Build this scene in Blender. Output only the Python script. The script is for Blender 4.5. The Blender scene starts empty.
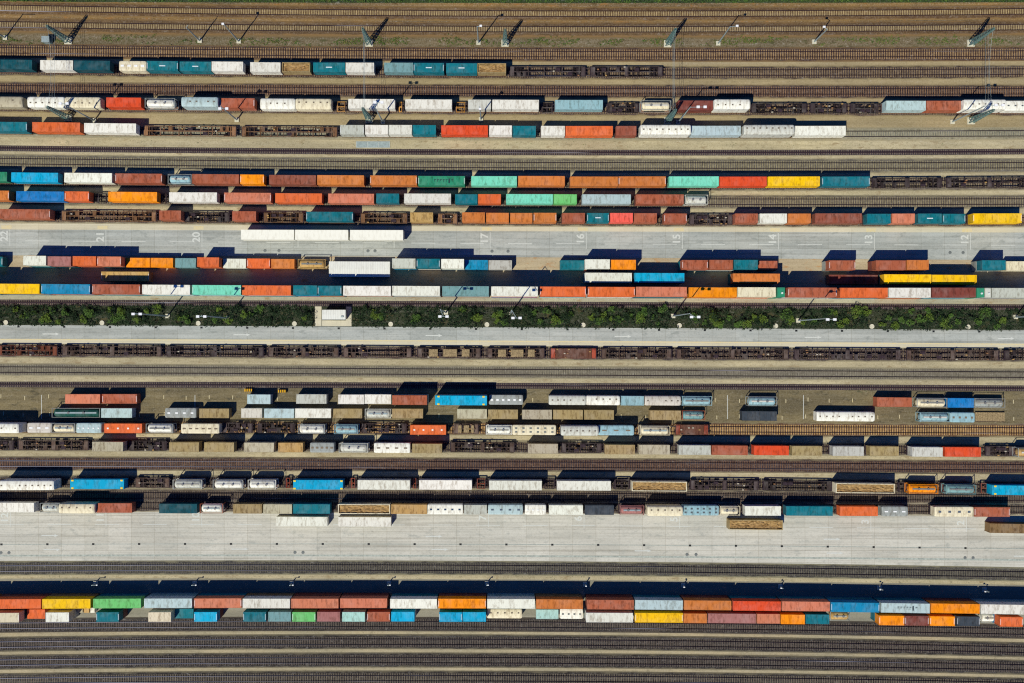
import bpy, math, random, re, collections
from mathutils import Vector, noise
random.seed(7)
scene = bpy.context.scene
COL = scene.collection
R = math.radians
# ------------------------------------------------------------------ survey frame
# metres per photo pixel on the ground, flying height, nadir point of the photograph
G, HC, NX, NY = 0.2626, 220.0, 503.0, 341.5
def WX(px, h=0.0): return (px - NX) * G * (HC - h) / HC
def WY(py, h=0.0): return -(py - NY) * G * (HC - h) / HC
def PX(x, h=0.0): return x / (G * (HC - h) / HC) + NX
XA, XB = -175.0, 178.0

class Line3:
    """gently bending line across the yard, from three surveyed points"""
    def __init__(s, a, b, c):
        x0, x1, x2 = WX(60), WX(704), WX(960)
        y0, y1, y2 = WY(a), WY(b), WY(c)
        s.p = (x0, x1, x2, y0, y1, y2)
        s.d1 = (y1-y0)/(x1-x0); d12 = (y2-y1)/(x2-x1); s.d2 = (d12-s.d1)/(x2-x0)
    def y(s, x):
        x0, x1, x2, y0, y1, y2 = s.p
        return y0 + s.d1*(x-x0) + s.d2*(x-x0)*(x-x1)
    def a(s, x):
        return math.atan((s.y(x+1)-s.y(x-1))/2)

# ------------------------------------------------------------------ colours
def lin(c): 
    c = c/255.0
    return c/12.92 if c <= 0.04045 else ((c+0.055)/1.055)**2.4
def rgb(t): return (lin(t[0]), lin(t[1]), lin(t[2]), 1.0)
PAL = {
 'teal': ((14, 112, 124),'teal'), 'dteal': ((14, 78, 88),'dark teal'), 'white': ((244, 241, 224),'white'), 'cream': ((232,220,186),'cream'),
 'red': ((220, 78, 40),'bright red'), 'orr': ((226, 108, 54),'orange-red'), 'org': ((250,146,14),'orange'), 'ylw': ((252,198,14),'yellow'),
 'blu': ((20, 136, 178),'sea blue'), 'cyn': ((0, 168, 208),'bright blue'), 'dbl': ((22, 122, 190),'deep blue'), 'sky': ((180, 200, 198),'pale blue'), 'rb': ((172, 94, 66),'rust-red'), 'mar': ((124, 64, 54),'maroon'),
 'brn': ((208, 122, 58),'orange-brown'), 'trq': ((122, 218, 184),'turquoise'), 'grn': ((44,140,104),'green'), 'lgr': ((112,196,112),'light green'),
 'mau': ((168, 112, 106),'mauve'), 'tan': ((164, 142, 98),'tan'), 'gry': ((158, 162, 156),'grey'), 'dgr': ((62, 70, 78),'dark slate'),
 'sal': ((208, 124, 92),'salmon'), 'dgn': ((24,78,70),'dark green'), 'gte': ((118, 158, 158),'grey-teal'), 'pnk': ((206, 198, 184),'pinkish white'),
 'ptn': ((184, 174, 146),'pale tan'), 'pgr': ((206, 206, 192),'pale grey'), 'crd': ((240, 96, 80),'coral red'), 'drb': ((148, 82, 62),'dark rust'),
 'gld': ((196, 158, 96),'golden'), 'ltb': ((150, 186, 192),'light blue'), 'pmi': ((172,212,200),'pale mint'), 'brw': ((130,104,70),'brown'),
}
# ------------------------------------------------------------------ materials
MATS = {}
def new_mat(name):
    m = bpy.data.materials.new(name); m.use_nodes = True
    nt = m.node_tree; b = nt.nodes['Principled BSDF']; b.inputs['Specular IOR Level'].default_value = .12
    return m, nt, b
def N(nt, typ, **kw):
    n = nt.nodes.new(typ)
    for k, v in kw.items(): setattr(n, k, v)
    return n
def mixc(nt, fac, a, b, mode='MIX'):
    n = nt.nodes.new('ShaderNodeMix'); n.data_type = 'RGBA'; n.blend_type = mode
    for sock, v in ((n.inputs[0], fac), (n.inputs[6], a), (n.inputs[7], b)):
        if hasattr(v, 'links'): nt.links.new(v, sock)
        else: sock.default_value = v
    return n.outputs[2]
def ramp(nt, src, p0, p1, c0=0.0, c1=1.0):
    n = nt.nodes.new('ShaderNodeMapRange'); n.inputs[1].default_value = p0; n.inputs[2].default_value = p1
    n.inputs[3].default_value = c0; n.inputs[4].default_value = c1
    nt.links.new(src, n.inputs[0]); return n.outputs[0]
def noise_n(nt, vec, scale, detail=3, rough=.6):
    n = nt.nodes.new('ShaderNodeTexNoise'); n.inputs['Scale'].default_value = scale
    n.inputs['Detail'].default_value = detail; n.inputs['Roughness'].default_value = rough
    nt.links.new(vec, n.inputs['Vector']); return n.outputs['Fac']
def mapping(nt, vec, sc):
    n = nt.nodes.new('ShaderNodeMapping'); n.inputs['Scale'].default_value = sc
    nt.links.new(vec, n.inputs['Vector']); return n.outputs[0]

def paint_mat(name, weather=1.0, rough=.75, corr=0.0, metal=0.0):
    """paint whose colour is the object's own; dirt, rust spots and faded patches differ from one object to the next"""
    m, nt, b = new_mat(name); L = nt.links
    oi = N(nt, 'ShaderNodeObjectInfo'); tc = N(nt, 'ShaderNodeTexCoord')
    add = N(nt, 'ShaderNodeVectorMath', operation='ADD'); mul = N(nt, 'ShaderNodeVectorMath', operation='SCALE')
    comb = N(nt, 'ShaderNodeCombineXYZ')
    L.new(oi.outputs['Random'], comb.inputs[0]); L.new(oi.outputs['Random'], comb.inputs[1])
    L.new(comb.outputs[0], mul.inputs[0]); mul.inputs['Scale'].default_value = 170.0
    L.new(tc.outputs['Object'], add.inputs[0]); L.new(mul.outputs[0], add.inputs[1])
    v = add.outputs[0]
    big = noise_n(nt, v, .35, 2); mid = noise_n(nt, mapping(nt, v, (1.7,.55,1)), 1.0, 4, .65); fine = noise_n(nt, mapping(nt, v, (1.3,.8,1)), 3.2, 3, .7)
    c = oi.outputs['Color']
    faded = mixc(nt, .16, c, (.62,.6,.55,1))
    c1 = mixc(nt, ramp(nt, big, .45, .75, 0, .5*weather), c, faded)
    dark = mixc(nt, 1.0, c1, (.52,.47,.42,1), 'MULTIPLY')
    c2 = mixc(nt, ramp(nt, mid, .48, .68, 0, .75*weather), c1, dark)
    rust = (.16,.065,.03,1)
    c3 = mixc(nt, ramp(nt, fine, .62, .72, 0, .5*weather), c2, rust)
    # transverse roof panels: thin seams every few metres
    sep = N(nt, 'ShaderNodeSeparateXYZ'); L.new(tc.outputs['Object'], sep.inputs[0])
    md = N(nt, 'ShaderNodeMath', operation='PINGPONG'); md.inputs[1].default_value = 1.52
    L.new(sep.outputs[0], md.inputs[0])
    seam = ramp(nt, md.outputs[0], 0.0, .09, .22*weather, 0)
    c4 = mixc(nt, seam, c3, (.12,.1,.09,1))
    L.new(c4, b.inputs['Base Color']); b.inputs['Roughness'].default_value = rough; b.inputs['Metallic'].default_value = metal
    if corr:
        w = N(nt, 'ShaderNodeTexWave', wave_type='BANDS', bands_direction='X'); w.inputs['Scale'].default_value = 1.75
        w.inputs['Distortion'].default_value = 0
        L.new(tc.outputs['Object'], w.inputs['Vector'])
        bp = N(nt, 'ShaderNodeBump'); bp.inputs['Strength'].default_value = corr; bp.inputs['Distance'].default_value = .03
        L.new(w.outputs['Fac'], bp.inputs['Height']); L.new(bp.outputs[0], b.inputs['Normal'])
    MATS[name] = m; return m
def plain_mat(name, c, rough=.7, var=.25, scale=1.5, metal=0.0):
    m, nt, b = new_mat(name); tc = N(nt, 'ShaderNodeTexCoord')
    f = noise_n(nt, tc.outputs['Object'], scale, 4, .65)
    d = tuple(x*(1-var) for x in rgb(c)[:3])+(1,); l = tuple(min(1,x*(1+var)) for x in rgb(c)[:3])+(1,)
    nt.links.new(mixc(nt, ramp(nt, f, .35, .65), d, l), b.inputs['Base Color'])
    b.inputs['Roughness'].default_value = rough; b.inputs['Metallic'].default_value = metal
    MATS[name] = m; return m
def ground_mat(name, ca, cb, streak=.35, edge=None, spots=None, grain=.35, tex=1.0, slabs=0.0, edge_w=.12):
    """gravel, concrete or ballast: two tones, stretched wear along the lane, grain, optional blend to a neighbour tone at the rim"""
    m, nt, b = new_mat(name); L = nt.links
    tc = N(nt, 'ShaderNodeTexCoord'); v = tc.outputs['Object']
    big = noise_n(nt, mapping(nt, v, (.05,.22,1)), 1.0, 3); mid = noise_n(nt, mapping(nt, v, (.3,1.0,1)), .9*tex, 4, .65)
    st = noise_n(nt, mapping(nt, v, (.012,1.1,1)), 1.0, 5, .75); fine = noise_n(nt, v, 2.6*tex, 5, .85)
    A, B = rgb(ca), rgb(cb)
    c = mixc(nt, ramp(nt, big, .35, .65), A, B)
    c = mixc(nt, ramp(nt, mid, .35, .7, 0, .55), c, B)
    dk = mixc(nt, 1.0, c, (.55,.53,.5,1), 'MULTIPLY'); lt = mixc(nt, .35, c, (.75,.72,.65,1))
    c = mixc(nt, ramp(nt, st, .48, .75, 0, streak), c, dk)
    c = mixc(nt, ramp(nt, st, .46, .25, 0, streak*.7), c, lt)
    dk2 = mixc(nt, 1.0, c, (.5,.5,.5,1), 'MULTIPLY')
    c = mixc(nt, ramp(nt, fine, .5, .78, 0, grain*1.8), c, dk2)
    c = mixc(nt, ramp(nt, fine, .5, .25, 0, grain), c, lt)
    mo = noise_n(nt, mapping(nt, v, (.7,1.1,1)), 1.1, 5, .75)
    c = mixc(nt, ramp(nt, mo, .55, .68, 0, grain*1.3), c, dk2)
    c = mixc(nt, ramp(nt, mo, .42, .3, 0, grain), c, lt)
    if spots:
        sp = noise_n(nt, mapping(nt, v, (.35,.8,1)), .8, 4, .7)
        c = mixc(nt, ramp(nt, sp, .56, .68, 0, .85), c, rgb(spots))
    if slabs:
        br = N(nt, 'ShaderNodeTexBrick'); br.inputs['Scale'].default_value = 1; br.inputs['Brick Width'].default_value = 6.1
        br.inputs['Row Height'].default_value = 3.05; br.inputs['Mortar Size'].default_value = .05; br.offset = 0
        br.inputs['Color1'].default_value = (1,1,1,1); br.inputs['Color2'].default_value = (.89,.89,.88,1); br.inputs['Mortar'].default_value = (.72,.7,.66,1)
        L.new(v, br.inputs['Vector']); c = mixc(nt, slabs, c, mixc(nt, 1.0, c, br.outputs['Color'], 'MULTIPLY'))
    if edge:
        uv = N(nt, 'ShaderNodeUVMap'); sp = N(nt, 'ShaderNodeSeparateXYZ'); L.new(uv.outputs[0], sp.inputs[0])
        pp = N(nt, 'ShaderNodeMath', operation='PINGPONG'); pp.inputs[1].default_value = .5; L.new(sp.outputs[1], pp.inputs[0])
        ad = N(nt, 'ShaderNodeMath', operation='MULTIPLY_ADD'); L.new(mid, ad.inputs[0]); ad.inputs[1].default_value = .35; L.new(pp.outputs[0], ad.inputs[2])
        E = rgb(edge); 
        ce = mixc(nt, ramp(nt, fine, .3, .7, 0, .7), E, tuple(x*.6 for x in E[:3])+(1,))
        c = mixc(nt, ramp(nt, ad.outputs[0], .12+edge_w, .12+edge_w*2.2), ce, c)
    L.new(c, b.inputs['Base Color']); b.inputs['Roughness'].default_value = .9
    bp = N(nt, 'ShaderNodeBump'); bp.inputs['Strength'].default_value = .5; bp.inputs['Distance'].default_value = .04
    L.new(fine, bp.inputs['Height']); L.new(bp.outputs[0], b.inputs['Normal'])
    MATS[name] = m; return m
def leaf_mat(name, ca, cb):
    m, nt, b = new_mat(name); g = N(nt, 'ShaderNodeNewGeometry'); tc = N(nt, 'ShaderNodeTexCoord')
    f = noise_n(nt, tc.outputs['Object'], .6, 3)
    c = mixc(nt, g.outputs['Random Per Island'], rgb(ca), rgb(cb))
    c = mixc(nt, ramp(nt, f, .35, .7, 0, .5), c, rgb(cb))
    nt.links.new(c, b.inputs['Base Color']); b.inputs['Roughness'].default_value = .65
    MATS[name] = m; return m

corr = paint_mat('corrugated_paint', 1.0, .7, .15)
smooth = paint_mat('smooth_paint', 1.15, .7)
grimy = paint_mat('grimy_paint', 1.5, .8)
clean = paint_mat('clean_paint', .35, .6)
rusty = paint_mat('rusty_steel', 1.6, .8)
steel = plain_mat('dark_steel', (58,46,52), .7, .35, 3)
bogm = plain_mat('bogie_steel', (46,38,40), .8, .3, 3)
black = plain_mat('black_rubber', (30,30,32), .8)
glassd = plain_mat('dark_hatch', (58,62,68), .5)
railm = plain_mat('rusty_rail', (58,42,46), .6, .25, 2, .2)
def rail_mat(name, a, b_, p0, p1, xlim=None):
    m, nt, b = new_mat(name); tc = N(nt,'ShaderNodeTexCoord'); v=tc.outputs['Object']
    f = noise_n(nt, mapping(nt, v, (.018,.35,0)), 1.0, 2)
    fac = ramp(nt, f, p0, p1)
    if xlim is not None:
        sp=N(nt,'ShaderNodeSeparateXYZ'); nt.links.new(v,sp.inputs[0]); g=ramp(nt, sp.outputs[0], xlim+30, xlim-30)
        mx=N(nt,'ShaderNodeMath',operation='MAXIMUM'); nt.links.new(fac,mx.inputs[0]); nt.links.new(g,mx.inputs[1]); fac=mx.outputs[0]
    nt.links.new(mixc(nt, fac, rgb(a), rgb(b_)), b.inputs['Base Color']); b.inputs['Roughness'].default_value=.5; return m
railm = rail_mat('rusty_rail', (52,38,44), (168,162,166), .62, .72)
railx = rail_mat('part_worn_rail', (44,34,46), (150,150,164), .6, .7, -70)
rails = plain_mat('polished_rail', (150,150,158), .35, .2, .3, .5)
def worn_mat(name, c, under, amt):
    m, nt, b = new_mat(name); tc=N(nt,'ShaderNodeTexCoord'); f=noise_n(nt, tc.outputs['Object'], 3.2, 4, .75)
    nt.links.new(mixc(nt, ramp(nt, f, .38, .62, 0, amt), rgb(c), rgb(under)), b.inputs['Base Color']); b.inputs['Roughness'].default_value=.85; return m
whitep = worn_mat('white_road_paint', (210,212,204), (188,190,182), .7)
yellp = worn_mat('worn_yellow_paint', (218,198,140), (206,198,172), 1.0)
galv = plain_mat('galvanised_steel', (158,172,170), .5, .15, 2, .3)
grnst = plain_mat('green_grey_steel', (96,124,118), .55, .2, 2)
lampm = plain_mat('lamp_white', (240,240,240), .4, .03)
concm = plain_mat('pale_concrete', (206,200,176), .9, .12, 2)
loadm = ground_mat('scrap_load', (198,164,104), (150,114,68), .0, None, (84,58,34), .7, 1.6)
woodm = plain_mat('stacked_timber', (150,130,96), .8, .45, 3.5)
barkm = plain_mat('bark', (70,56,42), .9)
# ------------------------------------------------------------------ mesh building
class MB:
    def __init__(s): s.v=[]; s.f=[]; s.m=[]; s.cur=0
    def mat(s, i): s.cur=i; return s
    def quad(s, a,b,c,d):
        n=len(s.v); s.v+= [a,b,c,d]; s.f.append((n,n+1,n+2,n+3)); s.m.append(s.cur)
    def box(s, x0,x1,y0,y1,z0,z1):
        n=len(s.v)
        s.v += [(x0,y0,z0),(x1,y0,z0),(x1,y1,z0),(x0,y1,z0),(x0,y0,z1),(x1,y0,z1),(x1,y1,z1),(x0,y1,z1)]
        for q in ((0,3,2,1),(4,5,6,7),(0,1,5,4),(1,2,6,5),(2,3,7,6),(3,0,4,7)):
            s.f.append(tuple(n+i for i in q)); s.m.append(s.cur)
        return s
    def loft(s, rings, caps=True):
        n=len(s.v); k=len(rings[0])
        for r in rings: s.v += r
        for i in range(len(rings)-1):
            for j in range(k):
                a=n+i*k+j; b=n+i*k+(j+1)%k
                s.f.append((a,b,b+k,a+k)); s.m.append(s.cur)
        if caps:
            s.f.append(tuple(n+j for j in reversed(range(k)))); s.m.append(s.cur)
            s.f.append(tuple(n+(len(rings)-1)*k+j for j in range(k))); s.m.append(s.cur)
        return s
    def tube(s, p, q, r0, r1=None, k=6):
        r1 = r0 if r1 is None else r1
        p=Vector(p); q=Vector(q); d=(q-p).normalized()
        a = d.orthogonal().normalized(); b=d.cross(a)
        R_=[[tuple(c+(a*math.cos(2*math.pi*j/k)+b*math.sin(2*math.pi*j/k))*r) for j in range(k)] for c,r in ((p,r0),(q,r1))]
        return s.loft(R_)
    def disc(s, x, y, z, r, h=.05, k=16):
        return s.tube((x,y,z),(x,y,z+h),r,r,k)
    def mesh(s, name, mats):
        me=bpy.data.meshes.new(name); me.from_pydata(s.v,[],s.f)
        for m in mats: me.materials.append(m)
        if len(mats)>1: me.polygons.foreach_set('material_index', s.m)
        me.update(); return me
CACHE = {}
def cached(key, fn):
    if key not in CACHE: CACHE[key] = fn()
    return CACHE[key]
def put(name, mesh, parent=None, loc=(0,0,0), rz=0.0, color=None, **props):
    o = bpy.data.objects.new(name, mesh); COL.objects.link(o)
    if parent is not None: o.parent = parent
    o.location = loc; o.rotation_euler = (0,0,rz)
    if color is not None: o.color = color
    for k,v in props.items(): o[k]=v
    return o
def structure(name, mesh, parent=None, **kw): return put(name, mesh, parent, kind='structure', **kw)

# ------------------------------------------------------------------ ground strips
def strip(name, top, bot, z, mat, x0=XA, x1=XB, kind='structure', step=6.0, drop=None):
    """sheet between two lines (each three photo rows), top = farther up the yard"""
    lt, lb = Line3(*top), Line3(*bot)
    n = max(2, int((x1-x0)/step)); v=[]; f=[]
    for i in range(n+1):
        x = x0+(x1-x0)*i/n
        v += [(x, lb.y(x), z), (x, lt.y(x), z)]
    for i in range(n): f.append((2*i, 2*i+2, 2*i+3, 2*i+1))
    me = bpy.data.meshes.new(name); me.from_pydata(v,[],f)
    uv = me.uv_layers.new(name='UVMap')
    for p in me.polygons:
        for li, vi in zip(p.loop_indices, p.vertices): uv.data[li].uv = (v[vi][0], vi%2)
    me.materials.append(mat); 
    o = put(name, me); o['kind']=kind; return o

buff = ground_mat('buff_gravel', (198,184,146), (166,154,122), .45, None, (146,128,96), .6)
ochre = ground_mat('ochre_ballast', (154,120,68), (112,94,66), .6, None, (156,108,54), .9)
verge = ground_mat('brown_verge', (126,110,82), (104,92,66), .4, (128,106,72), (76,76,46), .9)
yard = ground_mat('dirty_brown_yard', (136,122,88), (106,96,72), .5, None, (74,70,56), .5, 1, .8)
conc = ground_mat('grey_concrete_lane', (190,192,184), (168,172,166), .95, None, (146,150,144), .3, .7, 1.0)
pale = ground_mat('cream_concrete_edge', (216,208,182), (202,194,168), .3, None, None, .2, 1, .5)
apron = ground_mat('pale_apron_concrete', (212,208,194), (196,193,180), .95, None, (172,172,162), .3, .7, 1.0)
darkc = ground_mat('dark_stack_paving', (150,144,124), (130,126,110), .4, None, None, .3)
soil = ground_mat('hedge_soil', (54,58,38), (40,48,30), .3, None, (86,76,50), .5)
grassg = ground_mat('verge_grass_soil', (52,68,32), (40,54,28), .2, None, (80,82,40), .5)

bpy_g = MB(); bpy_g.quad((-2500,-2500,0),(2500,-2500,0),(2500,2500,0),(-2500,2500,0))
structure('ground', bpy_g.mesh('ground', [buff]))
strip('ballast_ground', (2,3,2.5), (58.5,61.7,60.8), .004, ochre)
yb = ground_mat('yellow_gravel', (174,156,116), (150,134,100), .35, None, None, .45)
strip('yellow_gravel', (58.5,61.7,60.8), (126,129,128), .003, yb)
strip('dull_gravel', (618,619,623), (720,720,722), .003, ground_mat('dull_gravel', (184,168,132),(154,144,116),.5,None,None,.5))
strip('verge_ground', (32,36.5,34.5), (48.5,50,49), .012, verge)
strip('grass_ground', (-220,-220,-220), (2,3,2.5), .02, grassg)
strip('lane_edge', (223.6,226.1,227), (229.7,231.8,232.4), .016, pale)
strip('concrete_lane', (229.7,231.8,232.4), (255.5,258.2,259.8), .020, conc)
strip('stack_paving', (255.5,258.2,259.8), (294.5,298,298.6), .010, ground_mat('dusty_stack_paving', (196,180,146), (172,154,124), .5, None, (176,132,86), .4))
strip('lane_edge', (294.5,298,298.6), (299.8,302.3,303.6), .018, ground_mat('dusty_edge', (184,176,146), (164,158,134), .5, None, (150,128,92), .45))
strip('hedge_soil', (304.8,307,308.3), (325.3,328.4,329.7), .014, soil)
strip('hedge_road', (325.3,328.4,329.7), (339,341.6,343.2), .022, conc)
strip('road_edge_line', (339,341.6,343.2), (340.2,342.8,344.4), .024, yellp)
strip('lane_edge', (340.2,342.8,344.4), (344.2,347.2,348.2), .018, pale)
strip('yard_paving', (387.5,388.6,389.8), (422,423.5,424.5), .012, yard)
strip('concrete_apron', (508.5,511,512), (560.7,563.2,566.3), .020, apron)
strip('apron_drain', (543.9,545.2,547.6), (544.5,545.8,548.2), .026, plain_mat('drain_grey',(150,158,150)))
strip('apron_seam', (554.6,556.2,558.4), (556.4,558,560.2), .025, plain_mat('worn_grey_band',(164,170,160)))
strip('stack_paving', (578.5,581,584), (620.5,621.5,625), .010, darkc)

# ------------------------------------------------------------------ railway tracks
TR = {  # name: rows, ballast tone pair, sleeper tone, edge tone, rail material, bed width
 't1': ((9.2,14,12.4), (118,92,58),(98,74,50), (158,138,98), (140,112,70), railm, 3.3),
 't2': ((25.6,29.5,28), (112,88,58),(94,74,52), (154,136,100), (136,108,70), railm, 3.3),
 't3': ((51.2,54.6,54.1), (78,56,46),(62,46,44), (150,122,86), (122,98,68), railm, 3.3),
 't4': ((69.7,73,72.2), (76,60,52),(60,48,48), (128,108,82), (150,134,98), railm, 3.2),
 't5': ((89,91.6,91.7), (70,50,46),(54,42,44), (126,98,74), (140,122,90), railm, 3.2),
 't6': ((106,109.3,109.6), (90,72,64),(76,60,58), (130,112,86), (150,134,98), railm, 3.2),
 't7': ((131,134.3,133.8), (158,150,122),(138,132,110), (120,118,104), (166,154,122), railm, 3.0),
 't9': ((162,165.8,165.6), (112,106,90),(92,86,78), (136,126,98), (150,140,112), railm, 3.3),
 't10': ((180.3,184,183.5), (90,78,68),(76,64,60), (130,116,92), (150,140,112), railm, 3.2),
 't11': ((198.5,201.9,201.9), (104,96,82),(88,78,72), (134,122,96), (150,140,112), railm, 3.2),
 't12': ((216.5,220.3,220.5), (90,74,62),(76,62,56), (128,104,78), (170,160,132), railm, 3.2),
 't16': ((350.8,354,355), (70,56,54),(54,44,48), (110,94,78), (150,140,112), railm, 3.2),
 't17': ((370,373.2,374.5), (136,128,106),(116,108,94), (110,104,90), (160,150,120), railm, 2.9),
 't19': ((426.5,429.3,430.2), (104,72,48),(84,60,48), (176,142,92), (140,128,98), railm, 3.2),
 't14': ((444.8,448.2,450.2), (62,52,50),(50,42,46), (104,90,72), (150,140,112), railm, 3.0),
 't20': ((463.5,465.6,467), (74,56,52),(58,46,50), (104,80,64), (128,116,92), railx, 3.2),
 't21': ((482.1,484.4,487.1), (62,52,50),(50,42,46), (104,90,72), (150,140,112), railm, 3.1),
 't22': ((495.3,496.6,497.4), (74,64,58),(60,52,50), (104,90,76), (140,128,106), railm, 3.0),
 't23': ((505.2,508,509.2), (70,62,56),(58,50,48), (104,90,76), (170,160,136), railm, 2.9),
 't24': ((568,569.8,573.3), (76,72,64),(58,56,56), (96,90,78), (140,134,108), railx, 3.3),
 't25': ((625,626.2,630.3), (58,52,48),(44,40,40), (92,82,74), (84,76,66), railx, 3.3),
 't26': ((643.5,643.8,648.3), (58,52,48),(44,40,40), (92,82,74), (112,104,84), railx, 3.45),
 't27': ((661.6,661.9,666), (58,52,48),(44,40,40), (92,82,74), (112,104,84), railx, 3.45),
 't28': ((680,679.8,683.9), (58,52,48),(44,40,40), (106,96,82), (112,104,84), railx, 3.45),
 't29': ((698,697,701.5), (58,52,48),(44,40,40), (106,96,82), (112,104,84), railx, 3.45),
}
LN = {}
def sweep(mb, line, off, w, z0, z1, step=8.0, x0=XA, x1=XB):
    n=int((x1-x0)/step); rings=[]
    for i in range(n+1):
        x=x0+(x1-x0)*i/n; y=line.y(x)+off
        rings.append([(x,y-w/2,z0),(x,y-w/2,z1),(x,y+w/2,z1),(x,y+w/2,z0)])
    mb.loft(rings)
zt = .030
for nm,(rows,ca,cb,sc_,ed,rm,bw) in TR.items():
    line = Line3(*rows); LN[nm]=line
    bm = ground_mat('ballast_'+nm, ca, cb, .55, ed, None, .6, 1.0, 0, .09)
    d = bw/2/G
    # ballast shoulder
    n=60; v=[]; f=[]
    prof=[(-bw/2-.25,.028,0.0),(-bw/2+.25,.10,.14),(bw/2-.25,.10,.86),(bw/2+.25,.028,1.0)]
    for i in range(n+1):
        x=XA+(XB-XA)*i/n; y=line.y(x)
        v += [(x,y+p[0],p[1]) for p in prof]
    for i in range(n):
        for j in range(3):
            a=i*4+j; f.append((a,a+4,a+5,a+1))
    me=bpy.data.meshes.new('railway_track'); me.from_pydata(v,[],f); uv=me.uv_layers.new(name='UVMap')
    for p in me.polygons:
        for li,vi in zip(p.loop_indices,p.vertices): uv.data[li].uv=(v[vi][0],prof[vi%4][2])
    me.materials.append(bm)
    root=structure('railway_track', me)
    sm = plain_mat('sleepers_'+nm, sc_, .85, .32, 1.1)
    mb=MB(); x=XA+1; 
    while x<XB-1:
        y=line.y(x)+random.uniform(-.03,.03); w=.13+random.uniform(-.015,.02)
        hl=.66 if nm in ('t1','t2','t7') else 1.28
        mb.box(x-w,x+w,y-hl,y+hl,.06,.135+random.uniform(-.004,.004)); x+=.62+random.uniform(-.015,.015)
    put('sleepers', mb.mesh('sleepers',[sm]), root, kind='stuff')
    for s_ in (-1,1):
        mb=MB(); sweep(mb,line,s_*.7175,.15,.14,.17); sweep(mb,line,s_*.7175,.085,.1705,.31)
        structure('rail', mb.mesh('rail',[rm]), root)
# crane runways: one heavy rail on close-set ties
for rows,side in (((149,152.7,152),1),((302.6,305.4,306.9),1),((384.6,386.6,388),0)):
    line=Line3(*rows)
    mb=MB(); sweep(mb,line,0,1.5,.02,.055)
    root=structure('crane_runway', mb.mesh('crane_runway',[ground_mat('runway_bed',(70,58,62),(56,48,54),.4,None,None,.5)]))
    mb=MB(); x=XA
    while x<XB: mb.box(x-.1,x+.1,line.y(x)-.62,line.y(x)+.62,.04,.12); x+=.58
    put('ties', mb.mesh('ties',[plain_mat('runway_ties',(112,98,86),.85,.3)]), root, kind='stuff')
    mb=MB(); sweep(mb,line,0,.32,.125,.26); structure('rail', mb.mesh('rail',[railm]), root)

# ------------------------------------------------------------------ things bookkeeping
RECS = []      # one record per top-level thing: used to write a label that singles it out
def rec(o, row, x, desc, noun, cat, group=None, extra=None):
    RECS.append(dict(o=o,row=row,x=x,desc=desc,noun=noun,extra=extra)); o['category']=cat
    if group: o['group']=group
    return o

# ---- shipping containers
def cont_body(L,W,H):
    def f():
        mb=MB(); t=.06; l=L/2; w=W/2
        mb.box(-l+t,l-t,-w+.03,-w+t+.03,.12,H-.1); mb.box(-l+t,l-t,w-t-.03,w-.03,.12,H-.1)
        mb.box(-l+.03,-l+t+.03,-w+t+.03,w-t-.03,.12,H-.1)
        mb.box(-l+t,l-t,-w+t+.04,w-t-.04,.03,.11)
        for sx in (-1,1):
            for sy in (-1,1):
                mb.box(*sorted((sx*l,sx*(l-.16))),*sorted((sy*w,sy*(w-.16))),.0,H-.02)
        for sy in (-1,1):
            mb.box(-l+.16,l-.16,*sorted((sy*w,sy*(w-.09))),H-.13,H-.03)
            mb.box(-l+.16,l-.16,*sorted((sy*w,sy*(w-.09))),.01,.12)
        for sx in (-1,1): mb.box(*sorted((sx*l,sx*(l-.1))),-w+.16,w-.16,H-.13,H-.03)
        return mb.mesh('container_walls',[corr])
    return cached(('cb',L,W,H),f)
def cont_roof(L,W,H,gm=False):
    def f():
        mb=MB(); l=L/2-.1; w=W/2-.09; n=int(L/.56); rings=[]
        for i in range(n*2+1):
            x=-l+2*l*i/(n*2); z=H-.035-(.012 if i%2 else 0)
            rings.append([(x,-w,H-.09),(x,-w,z),(x,w,z),(x,w,H-.09)])
        mb.loft(rings); return mb.mesh('container_roof',[grimy if gm else smooth])
    return cached(('cr',L,W,H,gm),f)
def cont_door(L,W,H):
    def f():
        mb=MB(); l=L/2; w=W/2
        for s_ in (-1,1):
            mb.box(l-.08,l-.02,*sorted((s_*.01,s_*(w-.17))),.13,H-.14)
            for q in (.3,.75): mb.tube((l-.005,s_*q,.15),(l-.005,s_*q,H-.16),.02,k=5)
        return mb.mesh('container_door',[smooth])
    return cached(('cd',L,W,H),f)
def marks_mesh(L,W,H):
    def f():
        mb=MB(); l=L/2; w=W/2
        mb.box(-.11,.11,-w*.62,w*.62,H-.03,H-.012)
        return mb.mesh('end_marks',[clean])
    return cached(('mk',L,W,H),f)
SIZES = (6.06, 7.15, 7.82, 9.12, 12.19, 13.72)
def size_word(L): return 'short' if L<8.6 else ('medium' if L<11 else 'long')
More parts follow.
